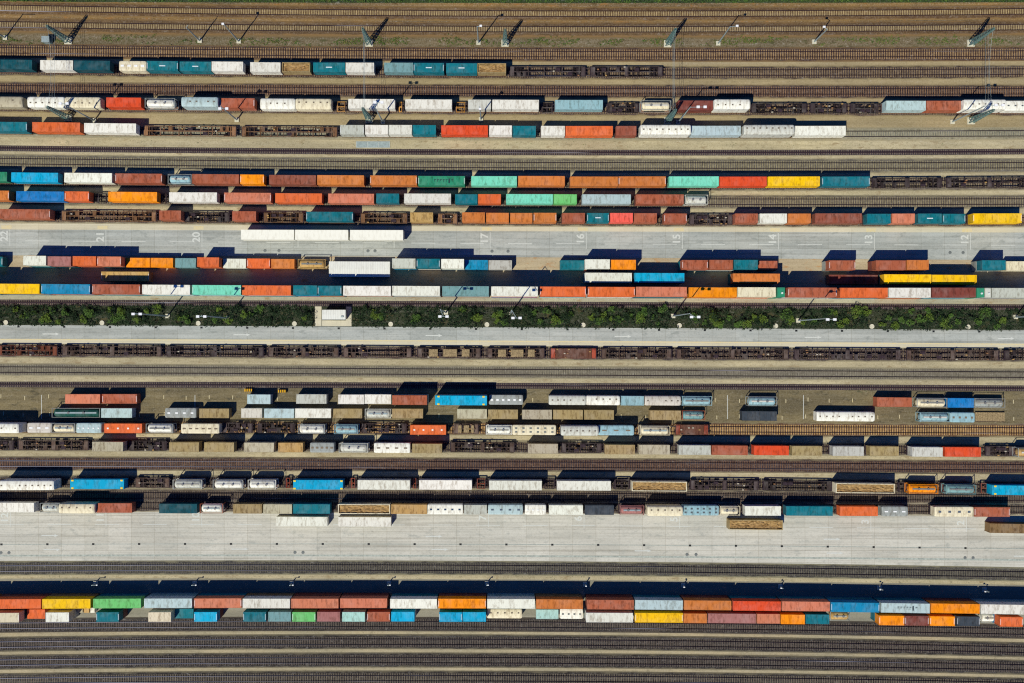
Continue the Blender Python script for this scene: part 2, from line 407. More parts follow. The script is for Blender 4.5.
def container(x0,x1,line,z,colk,n_under=0,H=2.59,W=2.44,roofm=None,marks=None,smoothroof=False):
    """x0,x1: photo columns of the top's ends"""
    top=z+H; X0,X1=WX(x0,top),WX(x1,top); Lw=X1-X0; Xc=(X0+X1)/2
    L=min(SIZES,key=lambda s:abs(s-Lw)); sx=(Lw-.06)/L
    c=rgb(PAL[colk][0]); j=random.uniform(.92,1.08); j=random.uniform(.80,1.0) if colk in ('white','pgr','cream') else j; c=(min(1,c[0]*j),min(1,c[1]*j*random.uniform(.97,1.03)),min(1,c[2]*j),1)
    yj=random.uniform(-.06,.06)
    o=put('shipping_container',cont_body(L,W,H),None,(Xc,line.y(Xc)+yj,z),line.a(Xc)+random.uniform(-.002,.002),c)
    o.scale=(sx,1,1)
    r=put('roof',cont_roof(L,W,H,colk in ('tan','ptn','gld','rb','brw','mar','drb') and random.random()<.8),o,color=c); put('door',cont_door(L,W,H),o,color=c)
    if marks is None: marks=random.random()<.33
    if marks:
        for q in (-1,1): put('end_marking',marks_mesh(L,W,H),o,(q*(L/2-.13),0,0),color=tuple(min(1,.35+q*.65) for q in c[:3])+(1,))
    return o,Lw
# ---- tank container
def tank_meshes(L,R_):
    def f():
        l=L/2; mb=MB(); k=18; rings=[]
        zc=R_+.16
        for x,r in ((-l+.2,.25),(-l+.3,.65),(-l+.55,.93),(-l+.8,1),(l-.8,1),(l-.55,.93),(l-.3,.65),(l-.2,.25)):
            rings.append([(x,math.cos(2*math.pi*j/k)*R_*r,zc+math.sin(2*math.pi*j/k)*R_*r) for j in range(k)])
        mb.loft(rings); tank=mb.mesh('tank_shell',[smooth])
        for p in tank.polygons: p.use_smooth=len(p.vertices)==4
        mb=MB(); w=1.2; h=2.5
        for sx in (-1,1):
            for sy in (-1,1): mb.box(*sorted((sx*l,sx*(l-.14))),*sorted((sy*w,sy*(w-.14))),0,h)
            mb.box(*sorted((sx*l,sx*(l-.12))),-w+.14,w-.14,h-.14,h-.01); mb.box(*sorted((sx*l,sx*(l-.12))),-w+.14,w-.14,.01,.14)
        for sy in (-1,1):
            mb.box(-l+.14,l-.14,*sorted((sy*w,sy*(w-.1))),.01,.16)
            mb.box(-l+.14,l-.14,*sorted((sy*w,sy*(w-.08))),h-.12,h-.03)
        frame=mb.mesh('tank_frame',[smooth])
        mb=MB(); z=zc+R_+.03
        mb.box(-l+.9,l-.9,-.2,.2,z,z+.04)
        walk=mb.mesh('walkway',[clean])
        mb=MB(); mb.disc(0,0,z+.041,.3,.12); lid=mb.mesh('manhole_lid',[clean])
        return tank,frame,walk,lid
    return cached(('tank',round(L,1),R_),f)
def tank(x0,x1,line,z,colk,framec='gry',base=False,R_=1.14):
    top=z+2.4; X0,X1=WX(x0,top),WX(x1,top); L=X1-X0; Xc=(X0+X1)/2
    ta,fr,wa,li=tank_meshes(L,R_); c=rgb(PAL[colk][0])
    o=put('tank_container',None,None,(Xc,line.y(Xc),z),line.a(Xc))
    sh=put('tank_shell',ta,o,color=c); put('frame',fr,o,color=rgb(PAL[framec][0]))
    put('walkway',wa,sh,color=random.choice([rgb((130,130,124)),rgb((206,202,190)),rgb((168,164,150)),rgb((150,164,166))]))
    put('manhole_lid',li,sh,(-L*.16,0,0),color=rgb((120,120,120)))
    if L>5: put('manhole_lid',li,sh,(L*.16,0,0),color=rgb((120,120,120)))
    return o,L
# ---- wagons
def flat_meshes(L,dens):
    def f():
        l=L/2; rnd=random.Random(int(L*100)+dens)
        mb=MB(); z0,z1=.62,.92
        for sy in (-1,1): mb.box(-l,l,*sorted((sy*1.32,sy*1.17)),z0,z1)
        mb.box(-l,l,-.12,.12,z0,z1-.02)
        n=max(1,int(L/ (1.5 if dens else 2.2)))
        for i in range(n+1):
            x=-l+.1+(L-.2)*i/n; w=.05 if i%3 else .12
            if 0<i<n:
                if rnd.random()<.2: continue
                x+=rnd.uniform(-.3,.3)
            for a,b in ((.121,1.169),(-1.169,-.121)): mb.box(x-w,x+w,a,b,z0+.03,z1-.03)
        for i in range(n):     # brace rods
            if dens and rnd.random()<.22:
                s_=rnd.choice((-1,1)); q=-l+.1+(L-.2)*(i+.5)/n; mb.box(q-.45,q+.45,*sorted((s_*.13,s_*1.16)),z0+.06,z1-.06)
            if rnd.random()<.6:
                xa=-l+.1+(L-.2)*i/n; xb=-l+.1+(L-.2)*(i+1)/n
                s_=rnd.choice((-1,1)); mb.tube((xa+.2,s_*.2,z1-.1),(xb-.2,s_*1.1,z1-.1),.05,k=4)
        frame=mb.mesh('wagon_frame',[rusty])
        deck=cached(('dk',),lambda:MB().box(-.5,.5,-1.1,1.1,z1-.025,z1+.02).mesh('deck_plate',[rusty]))
        def hs():
            mb=MB(); mb.box(.003,.14,-1.2,1.2,.6,.9)
            for sy in (-1,1):
                mb.tube((.1,sy*.87,.75),(.45,sy*.87,.75),.09,k=6); mb.tube((.44,sy*.87,.75),(.5,sy*.87,.75),.23,k=10)
            mb.tube((.1,0,.72),(.5,0,.72),.06,k=5)
            return mb.mesh('headstock',[steel])
        return frame,deck,cached('hs',hs)
    return cached(('flat',round(L,1),dens),f)
def bogie_mesh():
    def f():
        mb=MB()
        for x in (-.9,.9):
            mb.tube((x,-.85,.46),(x,.85,.46),.08,k=6)
            for sy in (-1,1): mb.tube((x,sy*.66,.46),(x,sy*.79,.46),.46,k=16)
        for sy in (-1,1): mb.box(-1.3,1.3,*sorted((sy*.95,sy*1.08)),.36,.6)
        mb.box(-.25,.25,-1,1,.4,.61)
        return mb.mesh('bogie',[bogm])
    return cached('bog',f)
def add_bogies(o,L,z=0):
    for s_ in (-1,1): put('bogie',bogie_mesh(),o,(s_*(L/2-2.0 if L>9 else L/2-1.5),0,z))
ZR=.31
def flat(x0,x1,line,colk=(88,58,52),dens=1,h=1.2):
    X0,X1=WX(x0,h),WX(x1,h); L=X1-X0-1.0; Xc=(X0+X1)/2
    fr,de,bu=flat_meshes(L,dens); c=rgb(colk)
    o=put('flat_wagon',None,None,(Xc,line.y(Xc),ZR),line.a(Xc))
    put('frame',fr,o,color=c); 
    dc=tuple(min(1,q*1.5) for q in c[:3])+(1,)
    for q in ((-1,1) if L>4 else ()): put('deck_plate',de,o,(q*(L/2-.6),0,0),color=dc)
    if L>14 and int(x0)%2: put('deck_plate',de,o,(0,0,0),color=dc)
    for q in (0,1):
        put('headstock',bu,o,((L/2,-L/2)[q],0,0),R(180*q))
    if dens:
        rr=random.Random(int(x0)+5); pm=cached('post',lambda:MB().box(-.22,.22,-.13,.13,0,.28).mesh('stake_pocket',[clean]))
        for q in range(rr.randint(3,7)):
            put('stake_pocket',pm,o,(rr.uniform(-L/2+1,L/2-1),rr.choice((-1.1,1.1,0,.5)),.925),color=rgb(rr.choice(((176,140,84),(150,110,76),(190,180,160),(120,90,70),(84,66,62)))))
        for q in range(2): put('brake_unit',cached('bru',lambda:MB().box(-.6,.6,-.35,.35,.0,.2).mesh('brake_unit',[steel])),o,(rr.uniform(-L/3,L/3),rr.choice((-.6,.6)),.72))
    if L>7: add_bogies(o,L)
    elif L>2.5: put('bogie',bogie_mesh(),o,(0,0,0))
    return o,L
def barrel(L,W,H,z0,rise,ends=.0,k=8):
    """round-roofed body with slightly drawn-in ends"""
    mb=MB(); l=L/2; rings=[]
    for x,s_ in ((-l,.90),(-l+.35,1),(l-.35,1),(l,.90)):
        w=W/2*s_; r=[(x,-w,z0)]
        for j in range(k+1):
            a=math.pi*(1-j/k); r.append((x,-w*-1*math.cos(a)*-1 if False else w*math.cos(a),H-rise+rise*math.sin(a) - (0 if s_==1 else .15)))
        # from -w side to +w side
        r=[(x,-w,z0)]+[(x,-w*math.cos(math.pi*j/k),H-rise+rise*math.sin(math.pi*j/k)-(0 if s_==1 else .12)) for j in range(k+1)]+[(x,w,z0)]
        rings.append(list(reversed(r)))
    mb.loft(rings); return mb
def hopper(x0,x1,line,colk,z=0,hat=6,top=3.9,hatc=(120,108,94),onrail=True,W=2.75,sm=None):
    X0,X1=WX(x0,top),WX(x1,top); L=X1-X0; Xc=(X0+X1)/2; zz=ZR if onrail else .02
    key=('hop',round(L,1),top,W,onrail)
    def f():
        mb=barrel(L,W,top-zz,.95 if onrail else .1,.42); b=mb.mesh('hopper_body',[smooth]); return b
    body=cached(key,f); c=rgb(PAL[colk][0])
    o=put('hopper_wagon' if onrail else 'silo_container',body,None,(Xc,line.y(Xc),zz),line.a(Xc),c)
    hm=cached(('hatch',),lambda:MB().box(-.2,.2,-.16,.16,0,.07).mesh('hatch',[clean]))
    rh=random.Random(int(x0)); yo=rh.choice((0,0,.3,-.25))
    for i in range(hat):
        if rh.random()<.12: continue
        put('hatch',hm,o,(-L/2+L*(i+.5)/hat+rh.uniform(-.1,.1),yo,top-zz+.002-abs(yo)*.06),color=rgb(hatc))
    if onrail: add_bogies(o,L)
    return o,L
def panel_box(x0,x1,line,colk,z,n=4,pc=(92,98,102),H=2.5,name='panelled_container',pw=.26,pl=.55,rows=1):
    """box with dark roof openings / panels"""
    top=z+H; X0,X1=WX(x0,top),WX(x1,top); L=X1-X0; Xc=(X0+X1)/2
    body=cached(('pb',round(L,1),H),lambda:barrel(L,2.5,H,.0,.12,k=4).mesh('body',[smooth]))
    o=put(name,body,None,(Xc,line.y(Xc),z),line.a(Xc),rgb(PAL[colk][0]))
    step=L/n
    pm=cached(('pp',round(step,1),pl,pw),lambda:MB().box(-step*pl/2,step*pl/2,-pw,pw,0,.05).mesh('roof_panel',[clean]))
    for r_ in range(rows):
        for i in range(n): put('roof_panel',pm,o,(-L/2+step*(i+.5),(r_-(rows-1)/2)*.95,H+.003),color=rgb(pc))
    return o,L
def open_top(x0,x1,line,colk,z,H=2.5,name='open_top_container',wt=.1):
    top=z+H; X0,X1=WX(x0,top),WX(x1,top); L=X1-X0; Xc=(X0+X1)/2; l=L/2
    def f():
        mb=MB(); w=1.24
        mb.box(-l,l,-w,w,0,.15)
        for sy in (-1,1): mb.box(-l,l,*sorted((sy*w,sy*(w-wt-.08))),.151,H)
        for sx in (-1,1): mb.box(*sorted((sx*l,sx*(l-wt-.1))),-w+wt+.09,w-wt-.09,.151,H-.02)
        return mb.mesh('bin_walls',[smooth])
    o=put(name,cached(('ot',round(L,2),H,wt),f),None,(Xc,line.y(Xc),z),line.a(Xc),rgb(PAL[colk][0]))
    rnd=random.Random(int(x0*7)); nx=int(L*2.2); ny=7; v=[]; fc=[]
    for i in range(nx+1):
        for j in range(ny+1):
            e=(i in (0,nx) or j in (0,ny)); v.append((-l+.2+(L-.4)*i/nx,-1.06+2.12*j/ny,H-.45+(0 if e else rnd.uniform(0,.38))))
    for i in range(nx):
        for j in range(ny): a=i*(ny+1)+j; fc.append((a,a+ny+1,a+ny+2,a+1))
    me=bpy.data.meshes.new('load'); me.from_pydata(v,[],fc); me.materials.append(loadm)
    put('load',me,o); return o,L
def trailer(x0,x1,line,colk='white'):
    top=4.0; X0,X1=WX(x0,top),WX(x1,top); L=X1-X0; Xc=(X0+X1)/2
    def f():
        return MB().box(-L/2,L/2,-1.27,1.27,1.12,3.98).mesh('trailer_box',[clean])
    o=put('semi_trailer',None,None,(Xc,line.y(Xc),.02),line.a(Xc))
    put('cargo_box',cached(('tb',round(L,1)),f),o,color=rgb(PAL[colk][0]))
    def g():
        mb=MB()
        for sy in (-1,1): mb.box(-L/2+.2,L/2-.1,*sorted((sy*.55,sy*.42)),.8,1.115)
        for i in range(6): x=-L/2+.8+i*(L-1.6)/5; mb.box(x-.06,x+.06,-.415,.415,.85,1.1)
        for sy in (-1,1): mb.box(L/2-4,L/2-3.88,*sorted((sy*.9,sy*.8)),.02,1.1)
        return mb.mesh('chassis',[steel])
    put('chassis',cached(('tch',round(L,1)),g),o)
    wm=cached('twheel',lambda:MB().tube((0,-.17,0),(0,.17,0),.5,k=16).mesh('wheel',[black]))
    for a in range(3):
        for sy in (-1,1): put('wheel',wm,o,(-L/2+1.6+a*1.3,sy*1.0,.5))
    return o,L

# ------------------------------------------------------------------ the rows
def parse(txt):
    out=[]
    for t in txt.replace('\n',' ').split(','):
        p=t.split()
        if not p: continue
        a,b=re.match(r'(-?[0-9.]+)-(-?[0-9.]+)$',p[0]).groups()
        out.append((float(a),float(b),p[1],p[2] if len(p)>2 else 'gry',p[3:]))
    return out
UNDER=['teal','rb','white','mar','dteal','orr','gry','brn','sky','blu','mar','teal']
GROUPS={}
def lay(row, phrase, txt, line, z, wagons=None, H=2.59, group=None, onrail=True, under_cols=None, wcol=(88,58,52)):
    items=parse(txt); spans=[]; k=0
    for (a,b,kind,ck,opt) in items:
        cw=PAL[ck][1] if ck in PAL else ck; zz=z
        lev=1
        for q in opt:
            if q.isdigit(): lev=int(q)
        if kind in ('c','s','y') :
            zz=z+(lev-1)*(2.59+.012)
            o,L=container(a,b,line,zz,ck,H=H,marks=(False if kind in('s','y') else None))
            desc=f"{cw} {size_word(L)} container"
            if kind=='y':
                desc=f"{cw} container with yellow corners"
                cm=cached('corner',lambda:MB().box(-.28,.28,-.2,.2,0,.03).mesh('corner_fitting',[clean]))
                for sx in (-1,1):
                    for sy in (-1,1): put('corner_fitting',cm,o,(sx*(L/2-.7),sy*.98,2.59-.008),color=rgb((246,214,40)))
            g='shipping containers in the rail yard'
            rec(o,phrase,(a+b)/2,desc,'container','container',g)
            if 'dots' in opt or 'text' in opt or 'dash' in opt:
                mb=MB()
                if 'dots' in opt:
                    for i in range(4): xx=-L/2+L*(i+.5)/4; mb.box(xx-.22,xx+.22,-.2,.2,0,.02)
                    cc=(246,238,226)
                elif 'dash' in opt: mb.box(-.75,.75,-.12,.12,0,.02); cc=(220,230,232)
                else:
                    rnd=random.Random(3+int(a))
                    for i in range(7):
                        xx=-L*.16+i*.75; mb.box(xx,xx+.34,-.6,.55,0,.02) if i in(5,) else mb.box(xx,xx+.5,.2,.34,0,.02); mb.box(xx+.1,xx+.2,-.5+rnd.random()*.4,.19,0,.02)
                    cc=(44,58,72)
                put('roof_marking',mb.mesh('roof_marking',[clean]),o,(0,0,H-.01),color=rgb(cc))
            for u in range(lev-1):
                uc=(under_cols or UNDER)[(k*5+u*3+int(a))%len(under_cols or UNDER)]; k+=1
                for q in opt:
                    if q.startswith('u:'): uc=q[2:]
                zu=z+u*(2.59+.012)
                # same footprint as the one above
                X0,X1=WX(a,zz+H),WX(b,zz+H)
                o2,L2=container(PX(X0,zu+2.59),PX(X1,zu+2.59),line,zu,uc,marks=False)
                lv={0:'bottom',1:'middle'}[u]
                rec(o2,phrase,(a+b)/2,f"{PAL[uc][1]} {lv} container under {cw} one",'container','container','containers carrying others in a stack',extra='under')
        elif kind=='tank':
            o,L=tank(a,b,line,z,ck,framec=('rb' if 'rf' in opt else random.choice([ck,ck,'gry'])))
            rec(o,phrase,(a+b)/2,f"{cw} tank container",'tank','tank container','tank containers')
        elif kind=='hop':
            o,L=hopper(a,b,line,ck,hat=max(3,int((b-a)/6)),top=3.9,onrail=True)
            rec(o,phrase,(a+b)/2,f"{cw} covered hopper wagon",'wagon','hopper wagon','hopper wagons')
        elif kind=='silo':
            tp=z+2.7
            o,L=hopper(a,b,line,ck,hat=max(3,int((b-a)/6)),top=tp,onrail=False,W=2.5)
            o.location.z=z; 
            rec(o,phrase,(a+b)/2,f"{cw} container with round roof hatches",'container','container','bulk containers with hatches')
        elif kind=='pan':
            rp=random.Random(int(a)+1); n=rp.choice((3,4,5,6)); pc=rp.choice(((92,98,102),(120,124,120),(128,112,92),(84,96,112)))
            rows=1
            if 'blue' in opt: pc=(46,70,100)
            if 'light' in opt: pc=(244,244,240)
            if 'two' in opt: rows=2; n=6
            o,L=panel_box(a,b,line,ck,z,n=n,pc=pc,rows=rows,pw=.2 if rows==2 else rp.uniform(.14,.26),pl=rp.uniform(.28,.5))
            rec(o,phrase,(a+b)/2,f"{cw} container with {n*rows} {'pale' if 'light' in opt else 'dark'} panels",'container','container','containers with roof panels')
        elif kind=='open':
            o,L=open_top(a,b,line,ck,z)
            rec(o,phrase,(a+b)/2,f"{cw} open container full of brown load",'container','open container','open-top containers')
        elif kind=='f':
            cc={'gry':(80,64,56),'or':(118,66,48),'br':(116,84,58),'rd':(140,64,46),'dk':(62,52,52),'yl':(214,150,60)}[ck]
            kf=random.uniform(.8,1.15); cc=tuple(int(q*kf) for q in cc); o,L=flat(a,b,line,cc,1 if (b-a)>20 else 0)
            w={'gry':'empty brown','or':'empty orange-red','br':'empty tan-edged','rd':'empty rust-red','dk':'empty dark','yl':'empty orange-yellow'}[ck]
            if 'deck' in opt:
                LL=L-1.2; put('deck_plate',MB().box(-LL/2+.6,LL/2-.6,-1.3,1.3,.93,1.05).mesh('deck',[rusty]),o,color=rgb((104,68,54))); w='rust-red decked'
            elif 'wood' in opt:
                w='timber-carrying brown'
                for q,tl in ((-.25,L*.07),(.02,L*.11),(.27,L*.06)):
                    t=put('timber_bundle',MB().box(-tl,tl,-.95,.95,0,.4).mesh('timber',[woodm]),None,(o.location.x+L*q,o.location.y,ZR+.945),line.a(o.location.x))
                    rec(t,phrase,(a+b)/2+L*q/G,'small timber bundle','timber','timber bundle','timber bundles on a flat wagon')
            rec(o,phrase,(a+b)/2,f"{w} flat wagon",'flat wagon','flat wagon','flat wagons')
            continue
        if 'nw' not in opt: spans.append([a,b,cw])
    # carrying wagons
    if wagons:
        groups=[]
        for s_ in spans:
            if groups and s_[0]-groups[-1][1]<2.6 and s_[1]-groups[-1][0]<112: groups[-1][1]=s_[1]; groups[-1][2].append(s_[2])
            else: groups.append([s_[0],s_[1],[s_[2]]])
        for gi,(a,b,n_) in enumerate(groups):
            top=z+H; a2,b2=PX(WX(a,top)-.45,1.2),PX(WX(b,top)+.45,1.2)
            o,L=flat(a2,b2,line,wcol,0)
            rec(o,phrase,(a+b)/2,'flat wagon carrying '+(n_[0]+' load' if len(n_)==1 else f'{n_[0]} to {n_[-1]} loads'),'flat wagon','flat wagon','loaded container wagons',extra='wagon')
ZW=ZR+.945
lay('r1','in the topmost train','''-26-0 c dteal,0-32 c dteal,40-73 s white,73.6-110 c dteal,119-146 pan cream light,146.5-178 c teal dash,179.5-211 c teal dash,211.5-243 s white,
250-280.5 s white,282-310 open tan,313-345 c teal dash,345.5-374 s white,384-413 s gte,413.5-444 c teal dash,446-477 c teal dash,477.5-506 open tan,
508-587 f dk,589-664 f dk''',LN['t4'],ZW,True)
lay('r2','in the train second from top','''-30-22 hop ptn,27-64 hop white,64.5-100 hop cream,106-141 s red,145-175 tank white,183-219 silo sky,219.5-254.5 c rb,260-295 hop white,295.5-331 hop cream,
335-347 f yl,348-395 s white,397-404 f yl,405-452 s white,454-467 f yl,468-491 c pgr,492-539 s white,540-554 f dk,555-603 s ltb,606-640 f dk,641-671 tank cream,
678-713 c mar,713.5-749 silo white,750-808 f dk,809-848 f dk,849-880 f dk,886-926 s sky,926.5-961 c rb,961.5-1004 silo white,1005-1040 pan white''',LN['t6'],ZW,True,wcol=(120,84,62))
lay('r3','in the train third from top','''-22-27 c teal,32-80 c orr,84-136 s white,142-238 f br,240-339 f br,340-364 c pgr,365-388 c white,388.5-412 c white,412.5-436 c teal,
441-488 c red,489-512 c white,512.5-536 c teal,541-565 c white,565.5-613 c orr,616-636.5 c drb,640-690 silo white,691-741 s sky,743-793 silo pgr,795-846 s white''',LN['t7'],ZW,True,wcol=(128,104,78))
lay('r4','in the train fourth from top','''-40-7 c grn,11-58 c cyn,64-112 c white,115-162 c rb,168-191.5 tank ltb,192-239 c rb,240-264 c org,269-316 c drb,317-364 c brn,370-417 c brn,418-465 c grn text,
471-517 c trq,518-565 c brn,570-618 c brn,618.5-666 c brn,669-719 s trq,719.5-767 c red,768-820 s ylw,822-870 c teal,871-943 f dk,945-1034 f dk''',LN['t10'],ZW,True)
lay('r5','in the train fifth from top','''-40-9 c brn,16-64 c dbl,64.5-89 c orr,96-108 f dk,108-157 c org,160-168 f gry,169-217 c white,224-271 c sal,275-322 c orr,328-374 c sal,376-399 c teal,404-451 c white,
455-477.5 c teal,478-501 c orr,506-553 c trq,553.5-577 c lgr,582-631 s sky,636-684 c rb,685-708 tank pgr''',LN['t11'],ZW,True)
lay('r6','on the train by the upper lane','''-2-50 c rb,60-158 f br,159-181 c rb,183-231 f dk,232-256 c rb,262-305 f br,306-353 c teal,359-409 f br,410-433 c gld,436-459 f br,462-485 c brn,486-509 c brn,510-532.5 c brn,533.5-556.5 c brn,
562-585 c rb,587-609 c teal dash,610-633 c crd,634-657 c rb,664-687 c rb,688-734 f dk,735-758 c rb,760-787 s white,788-811 c brn,815-862 c drb,867-891 c teal,892-915 c sal,918-942 c teal dash,943-965.5 c teal,973-1022 c ylw''',LN['t12'],ZW,True,wcol=(110,78,56))
L65=Line3(236,237.6,238)
for (a,b) in ((241,294),(295,348),(350,403)):
    o,L=trailer(a,b,L65)
    rec(o,'parked on the upper lane',(a+b)/2,'white box semi-trailer','trailer','trailer','parked semi-trailers')
L7=Line3(262.8,266.5,266.9); L8=Line3(277.2,279.4,281); L9=Line3(290.6,293.8,294.4)
lay('r7','in the stacks under the upper lane','''-72--48 c rb,-47--23 c white,-22-2.5 c teal,23-46 c white 2,47.5-71 c mau 2,72.5-96 c orr 2,97-121 c sal 2,126-150 c org,150.5-173 c org,175-196 c gte,197-219 c orr 2,223-246 c white,247-270 c orr,271-294.5 c brn,
298-325.5 tank gld,392-415.5 c pgr 2,416.5-440 c teal 2,441-464 c white 2,465-488 c blu,488.5-512 c pgr,560-584.5 c teal,585-610 c white 2,611-636 c org 2,682-708 c rb 2,709.5-733 c rb 2,734-758 c teal 2,
758.5-777.5 c rb,829-855.5 c rb 2,876-906 c rb 2,907-929 s brn 2,982-1006 c teal 2,1006.5-1036 c cream''',L7,.03)
lay('r8','in the sparse row between stacks','''585-632 c white 2,634.5-684.5 c cyn 2,733-780 c brn 2,829-878 c mar,884-931.5 c ylw 2,932-977 c ylw 2''',L8,.03)
lay('r8','in the sparse row between stacks','101-149 c gld',L8,1.0)
Xc=(WX(101,3.6)+WX(149,3.6))/2
o=put('added_chassis',None,None,(Xc,L8.y(Xc),.02),L8.a(Xc))  # added support, invented to lift the container's roof partly out of the stack's shadow
mb=MB()
for sy in (-1,1): mb.box(-6.0,6.0,*sorted((sy*.55,sy*.42)),.7,.96)
for i in range(5): mb.box(-5.8+i*2.85,-5.6+i*2.85,-1.1,1.1,.72,.975)
put('frame',mb.mesh('added_chassis_frame',[steel]),o)
wm=cached('cwheel',lambda:MB().tube((0,-.17,0),(0,.17,0),.45,k=16).mesh('wheel',[black]))
for a_ in (-4.2,-2.9,4.4):
    for sy in (-1,1): put('wheel',wm,o,(a_,sy*.9,.45))
rec(o,'in the sparse row between stacks',125,'dark container chassis under the golden container','chassis','chassis')
lay('r9','in the stacks above the hedge','''-108--60 c teal 3,-59--11 c rb 3,-9-39.5 c ylw 3,41-90 c blu 3,92-140 c rb 3,142-190 c white 3,192-241 c trq 3,242-291 c orr 3,293-317 c teal 3,317.5-341.5 c teal 3,343-391 c white 3,392-440 c white 3,442-489 c gte 3,491-538 c white 3,
540-586 c orr 3,588-635 c orr 3,636-687 c sal 3,689-737 c org 3,737.5-776 c cream 3,788-837 c rb 3,840-888 c orr 3,889-931 s white 3,932-976 c mar 3,992-1040 c pgr 3''',L9,.03)
for a,b,c_,ds in ((777.5,785,'grn','narrow green end module'),(977,984.5,'grn','narrow green end module'),(985,991,'pgr','small pale grey module')):
    X0,X1=WX(a,7.8),WX(b,7.8); L=X1-X0; Xc=(X0+X1)/2
    mb=MB(); mb.box(-L/2,L/2,-1.2,1.2,0,7.7)
    for i in range(3): mb.box(-L/2-.02,L/2+.02,-1.22,1.22,i*2.55+.1,i*2.55+.2)
    o=put('storage_module',mb.mesh('storage_module',[smooth]),None,(Xc,L9.y(Xc),.03),L9.a(Xc),rgb(PAL[c_][0]))
    put('roof_cap',MB().box(-L/2+.1,L/2-.1,-1.0,1.0,7.702,7.76).mesh('roof_cap',[clean]),o,color=rgb(PAL[c_][0]))
    put('vent',MB().disc(0,0,0,.25,.2).mesh('vent',[clean]),o,(0.2,-.2,7.765),color=rgb((220,226,220)))
    rec(o,'in the stacks above the hedge',(a+b)/2,ds,'module','module')
L16=LN['t16']
lay('r10','in the empty train under the hedge','''-4-59 f or,61-163 f gry,165-265 f dk,267-340 f gry,342-413 f gry,416-482 f gry wood,486-546 f gry wood,549-598 f rd deck,600-673 f gry,675-790 f gry,793-902 f dk,905-1000 f gry,1003-1064 f dk''',L16,ZW)
L11=Line3(398.3,400.3,402.3); L12=Line3(412,414.6,416.7)
lay('r11','in the brown yard\'s upper row','''65-100 c sal,102-137 c rb,247-270.5 s sky,296-326.5 s pgr,338-364 c white,364.5-391 c white,392-427 c rb 2,435-487 y cyn 2,489-523 pan gry light,549-586 silo pgr 2,586.5-620 silo white,621-644 s ltb,
645-681 silo pnk,682-712 tank ltb 2,748-777 tank ltb,877-912 c rb,917-947 tank cream,948-974 s dbl,974.5-1005 tank gry''',L11,.03)
lay('r12','in the brown yard\'s lower row','''52-100 tank dgn,101-132 s sky,165-196 pan gry light,199-229 s tan,241-262 c pnk,264-294 s sky,295-331 s white,333-362 s tan,365-391 tank pgr,392-423 s tan,457-487 s ptn,488-518 s tan,522-552 s ptn,553-583 s tan,584-614 s tan,
650-681 s tan,682-705 tank gte rf,742-777 s dgr,817-875 silo white,920-950 tank ltb,950.5-975 pan ltb''',L12,.03)
# low timber platform
X0,X1=WX(975.5,.6),WX(1005,.6)
mb=MB(); 
for i in range(12): w=(X1-X0)/12; mb.box(-(X1-X0)/2+i*w,-(X1-X0)/2+i*w+w*.92,-1.25,1.25,.45,.55)
mb.box(-(X1-X0)/2,(X1-X0)/2,-1.1,-.9,0,.449); mb.box(-(X1-X0)/2,(X1-X0)/2,.9,1.1,0,.449)
o=put('loading_platform',mb.mesh('loading_platform',[woodm]),None,((X0+X1)/2,L12.y(WX(990)),.02),L12.a(WX(990)))
put('kerb_rail',MB().box(-(X1-X0)/2,(X1-X0)/2,-1.25,-1.15,.552,.62).mesh('kerb_rail',[steel]),o)
rec(o,'beside the light blue container on the brown yard',990,'low tan plank platform','platform','platform')
L13=LN['t19']; L14=LN['t14']; L15=LN['t21']; LS=LN['t23']
lay('r13','on the first train under the yard','''-20-21 silo white,27-51 pan pnk light,51.5-75 tank cream,76-101 pan sky light,104-142 s orr dots,146-173 tank white,181-219 pan cream,221-254 f dk,256-296 f dk,298-325 tank white,334-358 tank ltb,360-408 f dk,410-446 s orr dots,
452-480 f gry wood,486-512 tank white,512.5-556 pan cream two,561-598 silo pgr,598.5-634 pan ltb,640-670 tank cream,674-710 f rd deck''',L13,ZW,True,wcol=(76,58,56))
lay('r14','on the second train under the yard','''-14-15 f dk,17-90 f gry,92-123 s ptn,128-168 f dk,169-199 s tan,204-234 s tan,244-274 s ptn,278-303 s gld,310-334 pan gry,339-368 tank pgr,374-410 pan white,412-442 s tan,449-516 f gry,528-558 s ptn,560-603 f dk,605-635 s tan,639-670 s ptn,
679-711 s pgr,712-748 c rb,754-789 s red,792-822 s tan,833-864 s pgr,870-899 s tan,912-943 s pgr,945-981 s red,984-1015 f dk,1018-1040 tank gld''',L14,ZW,True,wcol=(76,58,56))
lay('r15','on the train above the apron','''-40--3 s dgr,1-56 silo white,70-124 y cyn,134-171 f gry,173-202 tank pgr,213-243 tank white,248-276 tank white,284-292 f rd,293-343 y cyn,349-357 f rd,357.5-410 s white,411-418 f rd,419-472 s white,475-487 f rd,489-542 s white,
543-556 f dk,557-611 s white,613-631 f dk,632-687 open cream,689-760 f dk,762-833 f dk,836-895 open cream,897-908 f dk,909-938 tank org,946-976 tank gte,979-990 f or,992-1044 y cyn'''.replace('-40--3 s dgr,',''),L15,ZW,True,wcol=(84,60,56))
